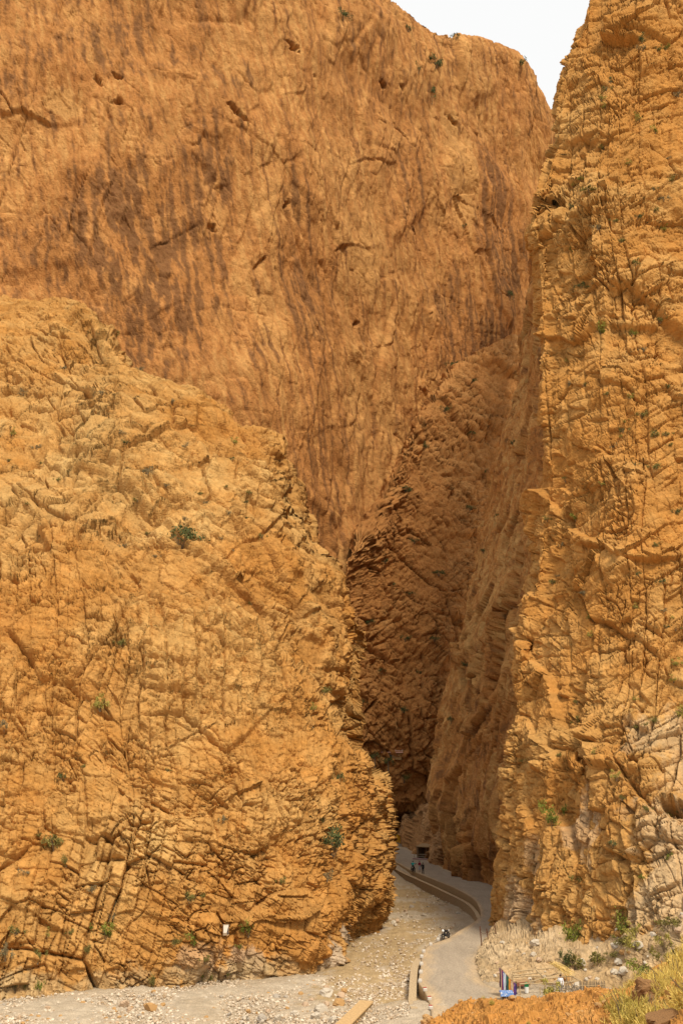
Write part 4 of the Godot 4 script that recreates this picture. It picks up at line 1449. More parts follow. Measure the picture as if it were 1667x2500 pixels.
	for q in [[1530, 2485, 95, 80, 2], [1500, 2455, 60, 50, 0], [1570, 2500, 90, 80, 2], [1470, 2510, 70, 50, 2], [1625, 2470, 110, 100, 1], [1660, 2420, 110, 90, 1], [1600, 2425, 80, 62, 1], [1560, 2415, 60, 44, 0], [1640, 2395, 80, 60, 1],
		[1535, 2440, 60, 44, 0], [1610, 2520, 110, 90, 0], [1667, 2505, 100, 90, 1], [1685, 2370, 100, 80, 1], [1590, 2400, 60, 44, 0], [1540, 2530, 110, 80, 0], [1700, 2450, 120, 100, 1], [1640, 2440, 80, 80, 0]]:
		var g := m.find(q[0], q[1] + 8, true)
		var p: Vector3 = m.pos[g.x][g.y]
		var s := p.distance_to(Tools.EYE) / Tools.F
		var o := thing("broom_bush", p - Vector3(0, 0.06, 0), ["feathery yellow broom bush on the crest of the mound", "golden feathery broom bush on the grassy side of the mound", "olive-yellow feathery broom bush at the edge of the bare earth"][q[4]], "shrub", ["yellow broom bushes", "golden broom bushes", "olive-yellow broom bushes"][q[4]], k * 1.7)
		o.scale = Vector3(q[2] * 0.6 * s, q[3] * 0.95 * s, q[2] * 0.6 * s)
		piece("foliage", sa[q[4]], sm, o)
		piece("stem", bush_kinds["olive"][k % 2][1], mats.twig, o)
		k += 1
	k = 0
	for q in [[1180, 2449, 20, 22], [1200, 2450, 16, 14], [1143, 2492, 14, 10], [1410, 2490, 22, 16], [1290, 2500, 14, 12]]:
		var g := m.find(q[0], q[1] + 4, true)
		var p: Vector3 = m.pos[g.x][g.y]
		var s := p.distance_to(Tools.EYE) / Tools.F
		var o := thing("grass_tuft", p - Vector3(0, 0.03, 0), "small green tuft on the bare orange earth of the mound", "shrub", "tufts on the mound", k * 2.1)
		o.scale = Vector3(q[2] * 0.5 * s, q[3] * s, q[2] * 0.5 * s)
		piece("foliage", sa[2], sm, o)
		piece("stem", bush_kinds["green"][k % 2][1], mats.twig, o)
		k += 1
	var g2 := level(1350, 2436, 0.0)
	bush("shrub", "yellow", Vector3(g2.x, -0.05, g2.z), 0.95, 1.15, "yellow-green round shrub standing inside the pole frame of the stall", "")

# ---------------------------------------------------------------- stones
func place_stones() -> void:
	var meshes := []
	for i in 7:
		meshes.append(stone_mesh(900 + i, 5, 0.35, 5))
	var pale := speckled(Color(0.66, 0.57, 0.45), 31)
	var grey := speckled(Color(0.5, 0.43, 0.35), 33)
	var orange := speckled(Color(0.58, 0.34, 0.14), 35)
	var pink := speckled(Color(0.62, 0.44, 0.29), 37)
	mats.pale_stone = pale
	mats.orange_stone = orange
	var rng := RandomNumberGenerator.new()
	rng.seed = 5
	var put := func(px: float, py: float, w: float, m: Material, called: String, label: String, group: String, lift: float, sink := 0.25) -> void:
		var p := level(px, py, lift)
		var s := p.distance_to(Tools.EYE) / Tools.F * w * 0.5
		var b := Basis(Vector3.UP, rng.randf() * TAU).scaled(Vector3(1, 1, 1) * s)
		var t := Transform3D(b * Basis.from_scale(Vector3(1.0, rng.randf_range(0.55, 0.8), rng.randf_range(0.7, 0.95))), p + Vector3(0, s * (0.6 - sink), 0))
		single(called, t, meshes[rng.randi() % 7], m, label, "stone", group)
	put.call(368, 2468, 30, orange, "boulder", "rounded orange boulder alone on the pale gravel of the riverbed", "", -1.25, 0.1)
	put.call(1041, 2494, 24, orange, "boulder", "orange boulder at the gravel edge below the red-topped kerb blocks", "", -0.1, 0.1)
	put.call(1073, 2293, 20, pale, "boulder", "pale boulder on the road edge beside the parked motorcycle", "", -0.1, 0.2)
	put.call(305, 2455, 26, pink, "boulder", "pale slab leaning out of the gravel by the orange boulder", "", -1.25, 0.3)
	for q in [[797, 2414, 17, 3], [798, 2434, 34, 0], [833, 2435, 20, 3], [838, 2423, 17, 2], [826, 2456, 34, 2], [836, 2445, 12, 2], [849, 2447, 13, 3], [784, 2470, 34, 0], [770, 2487, 30, 0], [797, 2455, 18, 3], [812, 2493, 20, 0],
		[640, 2492, 30, 1], [680, 2490, 24, 0], [745, 2460, 22, 3], [720, 2478, 20, 0], [700, 2460, 16, 0], [675, 2435, 18, 1], [760, 2445, 16, 3], [735, 2430, 14, 2], [655, 2470, 14, 3], [600, 2486, 16, 0], [560, 2478, 12, 1], [500, 2470, 12, 1]]:
		put.call(q[0], q[1], q[2], [pale, grey, orange, pink][q[3]], "boulder", ["pale", "grey", "orange", "pinkish"][q[3]] + " large washed stone in the heap beside the concrete wall stub", ["pale", "grey", "orange", "pinkish"][q[3]] + " stones heaped beside the wall stub", -1.25)
	for i in 170:
		var px := rng.randf_range(-10, 870)
		var py := rng.randf_range(2396, 2500)
		if py < 2450 - px * 0.08:
			py = rng.randf_range(2455, 2500)
		var w := rng.randf_range(5, 10) if rng.randf() < 0.8 else rng.randf_range(10, 15)
		var tone := rng.randi() % 4
		var word: String = ["pale", "grey", "orange", "pinkish"][tone]
		put.call(px, py, w, [pale, grey, orange, pink][tone], "stone", word + " washed stone lying loose on the gravel of the riverbed", word + " loose stones on the riverbed", -1.25)
	for q in [[1005, 2216, 14], [1033, 2236, 11], [970, 2250, 12], [990, 2225, 9], [1118, 2231, 12], [1010, 2205, 9], [1060, 2250, 8], [1020, 2297, 11], [1012, 2282, 8], [985, 2400, 6], [940, 2420, 7], [935, 2395, 6], [1090, 2225, 8], [1045, 2215, 8], [965, 2262, 12], [960, 2255, 14], [940, 2340, 6], [975, 2320, 7]]:
		put.call(q[0], q[1], q[2], [pale, grey, pink][rng.randi() % 3], "stone", "pale stone on the sandy riverbed between buttress and road", "stones on the sandy bed", -1.25)
	# rubble on the apron and on the mound
	var net: Net = mats.talus_net
	for i in 60:
		var px := rng.randf_range(1200, 1667)
		var py := rng.randf_range(2300, 2420) if px < 1450 else rng.randf_range(2230, 2400)
		var g := net.find(px, py, true)
		var p: Vector3 = net.pos[g.x][g.y]
		var s := rng.randf_range(0.12, 0.3) if rng.randf() < 0.75 else rng.randf_range(0.3, 0.6)
		var t := Transform3D(Basis(Vector3.UP, rng.randf() * TAU) * Basis.from_scale(Vector3(s, s * 0.7, s * 0.85)), p + Vector3(0, s * 0.25, 0))
		single("stone", t, meshes[rng.randi() % 7], [pale, pale, pink, orange][rng.randi() % 4], "broken stone lying on the rubble slope under the cliff", "stone", "broken stones on the rubble slope")
	var mo: Net = mats.mound_net
	for i in 60:
		var px := rng.randf_range(1010, 1480)
		var py := rng.randf_range(2430, 2500)
		var g := mo.find(px, py, true)
		var p: Vector3 = mo.pos[g.x][g.y]
		var s := rng.randf_range(0.05, 0.12) if rng.randf() < 0.7 else rng.randf_range(0.12, 0.26)
		var t := Transform3D(Basis(Vector3.UP, rng.randf() * TAU) * Basis.from_scale(Vector3(s, s * 0.6, s * 0.8)), p + Vector3(0, s * 0.2, 0))
		single("clod", t, meshes[rng.randi() % 7], orange, "orange clod of earth lying on the mound", "clod", "clods on the mound")
	for q in [[1590, 2450, 105, 0.75, "brown boulder with a flat grey top half hidden in yellow broom"], [1590, 2502, 46, 0.6, "low brown boulder under the broom at the foot of the mound"], [1630, 2500, 90, 0.4, "tan boulder deep in the broom bushes"]]:
		var g := mo.find(q[0], q[1], true)
		var p: Vector3 = mo.pos[g.x][g.y]
		var s: float = p.distance_to(Tools.EYE) / Tools.F * q[2] * 0.5
		single("boulder", Transform3D(Basis(Vector3.UP, 0.7) * Basis.from_scale(Vector3(s, s * q[3], s * 0.8)), p + Vector3(0, s * 0.2, 0)), stone_mesh(int(q[0]), 9, 0.5, 3), speckled(Color(0.36, 0.19, 0.08), 39, 0.8, 0.6), q[4], "boulder")
	# gravel nobody could count
	var mm := MultiMesh.new()
	mm.transform_format = MultiMesh.TRANSFORM_3D
	mm.use_colors = true
	mm.mesh = stone_mesh(990, 2, 0.3, 2)
	mm.instance_count = 15000
	for i in 15000:
		var px := rng.randf_range(-20, 1000)
		var py := rng.randf_range(2380, 2510)
		if i % 4 == 0:
			px = rng.randf_range(860, 1180)
			py = rng.randf_range(2170, 2440)
		var p := level(px, py, -1.2)
		p.y = bed_height(p)
		var s := rng.randf_range(0.03, 0.09) if rng.randf() < 0.8 else rng.randf_range(0.09, 0.2)
		mm.set_instance_transform(i, Transform3D(Basis(Vector3.UP, rng.randf() * TAU) * Basis.from_scale(Vector3(s, s * 0.7, s * 0.8)), p + Vector3(0, 0.03, 0)))
		var c := Color(0.66, 0.57, 0.45).lerp(Color(0.36, 0.25, 0.15), rng.randf())
		mm.set_instance_color(i, c)
	var gr := MultiMeshInstance3D.new()
	gr.name = "gravel"
	gr.multimesh = mm
	gr.material_override = vertex_mat(0.95)
	gr.set_meta("kind", "stuff")
	gr.set_meta("label", "loose pale gravel strewn over the riverbed")
	gr.set_meta("category", "gravel")
	add_child(gr)
	# clods and chips on the mound
	mm = MultiMesh.new()
	mm.transform_format = MultiMesh.TRANSFORM_3D
	mm.use_colors = true
	mm.mesh = gr.multimesh.mesh
	mm.instance_count = 2500
	for i in 2500:
		var gi := rng.randi_range(20, mo.nv - 10)
		var gj := rng.randi_range(10, mo.nu - 12)
		var p: Vector3 = mo.pos[gi][gj]
		var s := rng.randf_range(0.02, 0.06)
		mm.set_instance_transform(i, Transform3D(Basis(Vector3.UP, rng.randf() * TAU) * Basis.from_scale(Vector3(s, s * 0.7, s)), p))
		mm.set_instance_color(i, Color(0.6, 0.32, 0.11).lerp(Color(0.42, 0.19, 0.06), rng.randf()))
	var ch := MultiMeshInstance3D.new()
	ch.name = "earth_crumbs"
	ch.multimesh = mm
	ch.material_override = gr.material_override
	ch.set_meta("kind", "stuff")
	ch.set_meta("label", "orange earth crumbs scattered over the mound")
	ch.set_meta("category", "earth")
	add_child(ch)

# ---------------------------------------------------------------- walls and kerbs along the road
func wall_strip(called: String, line: Array, width: float, top: float, bottom: float, m: Material, label: String, category := "wall") -> Node3D:
	# a wall that follows a line on the ground, with a slightly proud cap
	var o := thing(called, Vector3.ZERO, label, category)
	var n := line.size()
	var pieces := [["body", width, top - 0.12, bottom], ["cap", width + 0.08, top, top - 0.12]]
	for q in pieces:
		var st := begin()
		st.set_smooth_group(-1)
		var ring := []
		for i in n:
			var d: Vector3 = (line[mini(i + 1, n - 1)] - line[maxi(i - 1, 0)])
			d.y = 0
			var s: Vector3 = d.normalized().cross(Vector3.UP) * float(q[1]) * 0.5
			var c := Vector3(line[i].x, 0, line[i].z)
			ring.append([c - s + Vector3(0, q[2], 0), c + s + Vector3(0, q[2], 0), c + s + Vector3(0, q[3], 0), c - s + Vector3(0, q[3], 0)])
		for i in n - 1:
			for k in 4:
				quad(st, ring[i][k], ring[i + 1][k], ring[i + 1][(k + 1) % 4], ring[i][(k + 1) % 4])
		quad(st, ring[0][0], ring[0][1], ring[0][2], ring[0][3])
		quad(st, ring[n - 1][3], ring[n - 1][2], ring[n - 1][1], ring[n - 1][0])
		part(q[0], st, m, o)
	return o

func smooth_line(px: Array, h: float, sub := 5) -> Array:
	var c := []
	for a in px:
		c.append(level(a[0], a[1], h))
	var o := []
	for i in (c.size() - 1) * sub + 1:
		o.append(Net.spline(c, float(i) / sub))
	return o

func place_road_things() -> void:
	var conc := speckled(Color(0.62, 0.46, 0.28), 51, 1.5, 0.7)
	var plaster := speckled(Color(0.62, 0.41, 0.2), 53, 2.0, 0.82)
	wall_strip("retaining_wall", smooth_line([[960, 2118], [996, 2136], [1050, 2160], [1100, 2184], [1137, 2203], [1158, 2222], [1168, 2240]], -0.05), 0.42, -0.05, -2.0, conc, "tan concrete wall curving round the far road bend above the riverbed")
	wall_strip("retaining_wall", smooth_line([[1024, 2338], [1012, 2360], [1008, 2400], [1007, 2425], [1006, 2445], [1013, 2462]], -0.15), 0.6, -0.15, -2.4, conc, "low concrete wall between sandy riverbed and the row of kerb blocks")
	# wall stub on the riverbed
	var o := thing("wall_stub", Vector3.ZERO, "orange-plastered concrete wall stub with a rubble side on the gravel", "wall")
	var a := level(895, 2443, -0.75)
	var b := level(822, 2515, -0.75)
	var d := (b - a)
	var long := d.length()
	var bas := Basis(d.normalized().cross(Vector3.UP).normalized() * -1.0, Vector3.UP, -d.normalized())
	var st := begin()
	box(st, (a + b) * 0.5 + Vector3(0, -0.06, 0), Vector3(1.25, 0.16, long), bas, 0.03)
	part("cap", st, plaster, o)
	st = begin()
	box(st, (a + b) * 0.5 + Vector3(0, -0.55, 0), Vector3(1.02, 0.82, long - 0.1), bas, 0.04)
	part("core", st, speckled(Color(0.5, 0.36, 0.2), 55, 0.8, 0.6), o)
	var rng := RandomNumberGenerator.new()
	rng.seed = 77
	var sm := []
	for i in 4:
		sm.append(stone_mesh(930 + i, 3, 0.3, 4))
	for i in 26:
		var t := rng.randf_range(0.0, 1.0)
		var s := rng.randf_range(0.09, 0.17)
		var side := 1.0 if i % 3 > 0 else -1.0
		var p := a.lerp(b, t) + bas.x * 0.5 * side + Vector3(0, rng.randf_range(-0.6, -0.2), 0)
		if i < 5:
			p = a + bas.x * rng.randf_range(-0.45, 0.45) + bas.z * -0.0 + Vector3(0, rng.randf_range(-0.6, -0.2), 0)
		var pc := piece("stone", sm[i % 4], mats.orange_stone, o)
		pc.transform = Transform3D(Basis(Vector3.UP, rng.randf() * TAU) * Basis.from_scale(Vector3(s, s * 0.7, s)), p)
	# kerb blocks
	var white := speckled(Color(0.66, 0.6, 0.52), 57, 0.5, 0.8)
	var red := speckled(Color(0.5, 0.09, 0.06), 59, 0.4, 0.7)
	var kb := [[1069, 2296, 0], [1051, 2308, 0], [1034, 2325, 0], [1029, 2338, 0], [1028, 2356, 0], [1027, 2376, 0], [1025, 2398, 0], [1037, 2419, 1], [1048, 2441, 1], [1051, 2463, 1]]
	for q in kb:
		var p := level(q[0], q[1], 0.0)
		var k := thing("kerb_block", p, "white kerb block with a red-painted top on the road edge" if q[2] else "plain white-painted kerb block on the road edge", "kerb block", "red-topped kerb blocks" if q[2] else "white kerb blocks", rng.randf_range(-0.2, 0.2))
		st = begin()
		box(st, Vector3(0, 0.1, 0), Vector3(0.36, 0.28, 0.36), Basis(), 0.05)
		part("block", st, white, k)
		st = begin()
		box(st, Vector3(0, 0.26, -0.06), Vector3(0.3, 0.06, 0.2), Basis(), 0.03)
		part("painted_top", st, red if q[2] else white, k)
	# rusty posts with a cable
	var rust := speckled(Color(0.2, 0.09, 0.05), 61, 0.4, 0.6)
	var foot := [level(1177, 2330, 0.1), level(1193, 2314, 0.3), level(1212, 2299, 0.4)]
	var tops := [2.75, 1.9, 1.9]
	for i in 3:
		var p := thing("cable_post", foot[i], ["tall rusty steel post leaning at the rubble foot by the road", "shorter rusty post behind the tall one at the road edge", "rusty post half hidden by the pillar at the road edge"][i], "post")
		st = begin()
		tube(st, [Vector3(0, -0.5, 0), Vector3(-0.08, tops[i] * 0.5, 0), Vector3(-0.2, tops[i], 0)], 0.06, 0.05, 8)
		part("pole", st, rust, p)
		st = begin()
		torus(st, Vector3(-0.16, tops[i] - 0.35, 0), Vector3.UP, 0.07, 0.02, 12, 6)
		part("ring", st, rust, p)
		if i < 2:
			st = begin()
			var c0 := Vector3(-0.16, tops[i] - (0.5 if i == 0 else 0.3), 0)
			var c1: Vector3 = foot[i + 1] - foot[i] + Vector3(-0.16, tops[i + 1] - 0.3, 0)
			var path := []
			for k in 9:
				var t := k / 8.0
				path.append(c0.lerp(c1, t) + Vector3(0, -0.25 * sin(t * PI), 0))
			tube(st, path, 0.018, 0.018, 5)
			part("cable", st, rust, p)
	# white panel on the buttress
	var net: Net = mats.left_nets[0]
	var g := net.find(550, 2270, true)
	var c: Vector3 = net.pos[g.x][g.y]
	var nn := net.grid_normal(net.base, g.x, g.y)
	var face := Vector3(nn.x, 0, nn.z).normalized()
	var sb := Basis(Vector3.UP.cross(face), Vector3.UP, face)
	var sg := thing("wall_panel", c + face * 0.25, "small white framed panel fixed on the orange rock face, dark on one side", "sign")
	sg.basis = sb
	st = begin()
	box(st, Vector3(0, 0, 0), Vector3(0.56, 1.0, 0.3), Basis(), 0.01)
	part("frame", st, plain(Color(0.35, 0.26, 0.17)), sg)
	st = begin()
	quad(st, Vector3(-0.25, -0.25, 0.165), Vector3(-0.25, 0.46, 0.165), Vector3(0.25, 0.46, 0.165), Vector3(0.08, -0.25, 0.165))
	part("panel", st, plain(Color(0.72, 0.66, 0.58)), sg)
	st = begin()
	quad(st, Vector3(0.1, -0.4, 0.16), Vector3(0.12, 0.1, 0.16), Vector3(0.25, 0.2, 0.16), Vector3(0.25, -0.4, 0.16))
	part("shutter", st, plain(Color(0.05, 0.035, 0.03)), sg)
	# yellow robe hung at the roadside
	var yp := level(975, 2061, 0.0)
	var yo := thing("robe_display", yp, "bright yellow robes hung on a pole at the far road bend", "clothes rack")
	st = begin()
	tube(st, [Vector3(0.65, -0.2, 0), Vector3(0.65, 1.0, 0), Vector3(0.62, 2.05, 0)], 0.05, 0.04, 6)
	tube(st, [Vector3(-1.0, 1.95, 0), Vector3(0.8, 2.0, 0)], 0.035, 0.03, 6)
	part("pole", st, mats.twig, yo)
	for i in 3:
		st = begin()
		cloth_strip(st, Vector3(-0.75 + i * 0.5, 1.93 + 0.01 * i, 0.06 - 0.03 * i), Vector3(1, 0.02, 0), 0.5, 1.55 + 0.12 * (i % 2), 7 + i)
		part("robe", st, plain([Color(0.75, 0.44, 0.02), Color(0.72, 0.4, 0.02), Color(0.62, 0.45, 0.2)][i], 0.9), yo)

# a hanging cloth with folds: top left corner, direction along its top edge, width, drop
func cloth_strip(st: SurfaceTool, top: Vector3, along: Vector3, width: float, drop: float, sd: int) -> void:
	var n := Tools.noise(FastNoiseLite.TYPE_SIMPLEX, sd, 2)
	var u := along.normalized()
	var out := u.cross(Vector3.UP).normalized()
	var nx := 8
	var ny := 8
	var p := func(i: int, k: int) -> Vector3:
		var a := float(i) / nx
		var b := float(k) / ny
		var w := 1.0 - 0.22 * b + 0.1 * n.get_noise_2d(b * 2.0, sd)
		var q := top + u * width * (0.5 + (a - 0.5) * w) + Vector3(0, -drop * b * (1.0 + 0.06 * n.get_noise_2d(a * 3.0, 9.0)), 0)
		return q + out * (0.05 * sin(a * 14.0 + sd) * (0.4 + b) + 0.05 * n.get_noise_2d(a * 2.0, b * 2.0 + sd))
	for i in nx:
		for k in ny:
			quad(st, p.call(i, k), p.call(i + 1, k), p.call(i + 1, k + 1), p.call(i, k + 1))
	for i in nx:
		for k in ny:
			quad(st, p.call(i, k + 1) - out * 0.012, p.call(i + 1, k + 1) - out * 0.012, p.call(i + 1, k) - out * 0.012, p.call(i, k) - out * 0.012)
# ---------------------------------------------------------------- vehicles
func make_motorcycle(where: Vector3, turn: float, lean: float, label: String, panel: Color) -> Node3D:
	# forward is +z
	var o := thing("motorcycle", where, label, "motorcycle")
	o.basis = Basis(Vector3.UP, turn) * Basis(Vector3(0, 0, 1), lean)
	var black := plain(Color(0.02, 0.02, 0.022), 0.45)
	var rubber := plain(Color(0.018, 0.018, 0.018), 0.9)
	var steel := plain(Color(0.35, 0.35, 0.36), 0.4)
	steel.albedo_color = Color(0.25, 0.25, 0.26)
	steel.metallic = 0.5
	var coloured := plain(panel, 0.4)
	var st: SurfaceTool
	for z in [0.68, -0.62]:
		var c := Vector3(0, 0.31, z)
		var w := Node3D.new()
		w.name = "wheel"
		o.add_child(w, true)
		st = begin()
		torus(st, c, Vector3.RIGHT, 0.255, 0.055 if z > 0 else 0.065, 24, 8)
		part("tyre", st, rubber, w)
		st = begin()
		torus(st, c, Vector3.RIGHT, 0.205, 0.018, 20, 6)
		for k in 8:
			var a := TAU * k / 8
			tube(st, [c, c + Vector3(0, cos(a), sin(a)) * 0.2], 0.01, 0.01, 4)
		tube(st, [c - Vector3(0.07, 0, 0), c + Vector3(0.07, 0, 0)], 0.05, 0.05, 8)
		part("rim", st, steel, w)
	for s in [-1.0, 1.0]:
		st = begin()
		tube(st, [Vector3(0.09 * s, 0.31, 0.68), Vector3(0.09 * s, 0.65, 0.55), Vector3(0.08 * s, 0.98, 0.43)], 0.025, 0.028, 7)
		part("fork", st, steel, o)
	st = begin()
	tube(st, [Vector3(0, 0.92, 0.44), Vector3(0, 0.55, 0.3), Vector3(0, 0.32, 0.05), Vector3(0, 0.35, -0.25)], 0.03, 0.03, 7)
	tube(st, [Vector3(0, 0.9, 0.42), Vector3(0, 0.72, 0.0), Vector3(0, 0.72, -0.55), Vector3(0, 0.78, -0.85)], 0.035, 0.03, 7)
	for s in [-1.0, 1.0]:
		tube(st, [Vector3(0.1 * s, 0.31, -0.62), Vector3(0.1 * s, 0.36, -0.2)], 0.025, 0.025, 6)
		tube(st, [Vector3(0.11 * s, 0.36, -0.55), Vector3(0.1 * s, 0.72, -0.5)], 0.03, 0.03, 6)
	part("frame", st, black, o)
	st = begin()
	box(st, Vector3(0, 0.42, 0.08), Vector3(0.3, 0.26, 0.34), Basis(), 0.06)
	tube(st, [Vector3(0, 0.5, 0.16), Vector3(0, 0.7, 0.24)], 0.1, 0.09, 10)
	part("engine", st, steel, o)
	st = begin()
	blob(st, Vector3(0, 0.86, 0.14), Vector3(0.15, 0.13, 0.28))
	part("fuel_tank", st, black, o)
	st = begin()
	blob(st, Vector3(0, 0.82, -0.36), Vector3(0.14, 0.07, 0.4))
	part("seat", st, rubber, o)
	st = begin()
	blob(st, Vector3(0, 0.8, -0.78), Vector3(0.1, 0.07, 0.18))
	part("tail", st, coloured, o)
	var hb := begin()
	tube(hb, [Vector3(-0.38, 1.06, 0.26), Vector3(-0.2, 1.08, 0.38), Vector3(0, 1.02, 0.42), Vector3(0.2, 1.08, 0.38), Vector3(0.38, 1.06, 0.26)], 0.016, 0.016, 6)
	var bar := part("handlebar", hb, black, o)
	for s in [-1.0, 1.0]:
		st = begin()
		tube(st, [Vector3(0.28 * s, 1.07, 0.33), Vector3(0.36 * s, 1.24, 0.32)], 0.01, 0.01, 5)
		blob(st, Vector3(0.4 * s, 1.28, 0.31), Vector3(0.075, 0.045, 0.02))
		part("mirror", st, black, bar)
	st = begin()
	blob(st, Vector3(0, 0.92, 0.52), Vector3(0.15, 0.15, 0.09))
	part("fairing", st, coloured, o)
	st = begin()
	blob(st, Vector3(0, 0.9, 0.6), Vector3(0.085, 0.085, 0.04))
	part("headlight", st, plain(Color(0.75, 0.75, 0.72), 0.15), o)
	for f in [[0.68, 0.6, 2.3], [-0.62, 0.3, 2.0]]:
		st = begin()
		for k in 8:
			var a0 := lerpf(f[1], f[1] + f[2], k / 8.0)
			var a1 := lerpf(f[1], f[1] + f[2], (k + 1) / 8.0)
			var c := Vector3(0, 0.31, f[0])
			var p0 := c + Vector3(0, sin(a0), cos(a0)) * 0.345
			var p1 := c + Vector3(0, sin(a1), cos(a1)) * 0.345
			var x := Vector3(0.07, 0, 0)
			quad(st, p0 - x, p0 + x, p1 + x, p1 - x)
			quad(st, p0 - x - Vector3(0, 0.02, 0), p1 - x - Vector3(0, 0.02, 0), p1 + x - Vector3(0, 0.02, 0), p0 + x - Vector3(0, 0.02, 0))
		part("mudguard", st, black, o)
	st = begin()
	tube(st, [Vector3(0.13, 0.5, 0.28), Vector3(0.16, 0.26, 0.2), Vector3(0.17, 0.28, -0.3), Vector3(0.18, 0.42, -0.75)], 0.025, 0.05, 8)
	part("exhaust", st, steel, o)
	st = begin()
	tube(st, [Vector3(-0.1, 0.3, 0.0), Vector3(-0.24, 0.02, 0.02)], 0.014, 0.014, 5)
	part("side_stand", st, black, o)
	return o

func blob(st: SurfaceTool, c: Vector3, r: Vector3, n := 12) -> void:
	var p := func(i: int, k: int) -> Vector3:
		var a := PI * i / n
		var b := TAU * k / n
		return c + Vector3(sin(a) * cos(b), cos(a), sin(a) * sin(b)) * r
	for i in n:
		for k in n:
			quad(st, p.call(i, k), p.call(i, k + 1), p.call(i + 1, k + 1), p.call(i + 1, k))

# ---------------------------------------------------------------- people
# bones: [a, b, radius at a, radius at b, colour]; meshed as one smooth surface (surface nets)
func flesh(bones: Array, cell: float, soft: float) -> ArrayMesh:
	var lo := Vector3.ONE * 1e9
	var hi := -lo
	for b in bones:
		var r := maxf(b[2], b[3]) + cell * 2.0
		lo = lo.min(b[0] - Vector3.ONE * r).min(b[1] - Vector3.ONE * r)
		hi = hi.max(b[0] + Vector3.ONE * r).max(b[1] + Vector3.ONE * r)
	var nx := int((hi.x - lo.x) / cell) + 2
	var ny := int((hi.y - lo.y) / cell) + 2
	var nz := int((hi.z - lo.z) / cell) + 2
	var f := PackedFloat32Array()
	f.resize(nx * ny * nz)
	f.fill(1.0)
	var near := PackedFloat32Array()
	near.resize(nx * ny * nz)
	near.fill(1.0)
	var who := PackedInt32Array()
	who.resize(nx * ny * nz)
	for bi in bones.size():
		var b: Array = bones[bi]
		var a: Vector3 = b[0]
		var ab: Vector3 = b[1] - a
		var l2 := maxf(ab.length_squared(), 1e-9)
		var m: float = maxf(b[2], b[3]) + soft + cell * 2.0
		var bl: Vector3 = (a.min(b[1]) - Vector3.ONE * m - lo) / cell
		var bh: Vector3 = (a.max(b[1]) + Vector3.ONE * m - lo) / cell
		for x in range(maxi(int(bl.x), 0), mini(int(bh.x) + 2, nx)):
			for y in range(maxi(int(bl.y), 0), mini(int(bh.y) + 2, ny)):
				for z in range(maxi(int(bl.z), 0), mini(int(bh.z) + 2, nz)):
					var p := lo + Vector3(x, y, z) * cell
					var t := clampf((p - a).dot(ab) / l2, 0.0, 1.0)
					var d: float = (p - a - ab * t).length() - lerpf(b[2], b[3], t)
					var i := (x * ny + y) * nz + z
					var e := f[i]
					if d < near[i]:
						near[i] = d
						who[i] = bi
					var h := maxf(soft - absf(e - d), 0.0) / soft
					f[i] = minf(e, d) - h * h * soft * 0.25
	var st := SurfaceTool.new()
	st.begin(Mesh.PRIMITIVE_TRIANGLES)
	var id := PackedInt32Array()
	id.resize(nx * ny * nz)
	id.fill(-1)
	var count := 0
	var sx := ny * nz
	var sy := nz
	for x in nx - 1:
		for y in ny - 1:
			for z in nz - 1:
				var i := x * sx + y * sy + z
				var sum := Vector3.ZERO
				var n := 0
				var neg := f[i] < 0.0
				var any := false
				for q in [sx, sy, 1, sx + sy, sx + 1, sy + 1, sx + sy + 1]:
					if (f[i + q] < 0.0) != neg:
						any = true
						break
				if not any:
					continue
				for e in [[0, 0, 0, 1, 0, 0], [0, 1, 0, 1, 1, 0], [0, 0, 1, 1, 0, 1], [0, 1, 1, 1, 1, 1], [0, 0, 0, 0, 1, 0], [1, 0, 0, 1, 1, 0], [0, 0, 1, 0, 1, 1], [1, 0, 1, 1, 1, 1], [0, 0, 0, 0, 0, 1], [1, 0, 0, 1, 0, 1], [0, 1, 0, 0, 1, 1], [1, 1, 0, 1, 1, 1]]:
					var u := f[i + e[0] * sx + e[1] * sy + e[2]]
					var v := f[i + e[3] * sx + e[4] * sy + e[5]]
					if (u < 0.0) != (v < 0.0):
						var t := u / (u - v)
						sum += Vector3(e[0], e[1], e[2]).lerp(Vector3(e[3], e[4], e[5]), t)
						n += 1
				st.set_color(bones[who[i]][4])
				st.add_vertex(lo + (Vector3(x, y, z) + sum / n) * cell)
				id[i] = count
				count += 1
	for x in range(1, nx - 1):
		for y in range(1, ny - 1):
			for z in range(1, nz - 1):
				var i := x * sx + y * sy + z
				var a := f[i] < 0.0
				for q in [[sx, sy, 1], [sy, 1, sx], [1, sx, sy]]:
					if a != (f[i + q[0]] < 0.0):
						var k := [id[i], id[i - q[1]], id[i - q[1] - q[2]], id[i - q[2]]]
						if k.min() < 0:
							continue
						if a:
							k.reverse()
						for g in [0, 1, 2, 0, 2, 3]:
							st.add_index(k[g])
	st.generate_normals()
	return st.commit()

var hand_mesh: ArrayMesh
var head_mesh: ArrayMesh
const SKIN := Color(0.3, 0.16, 0.09)

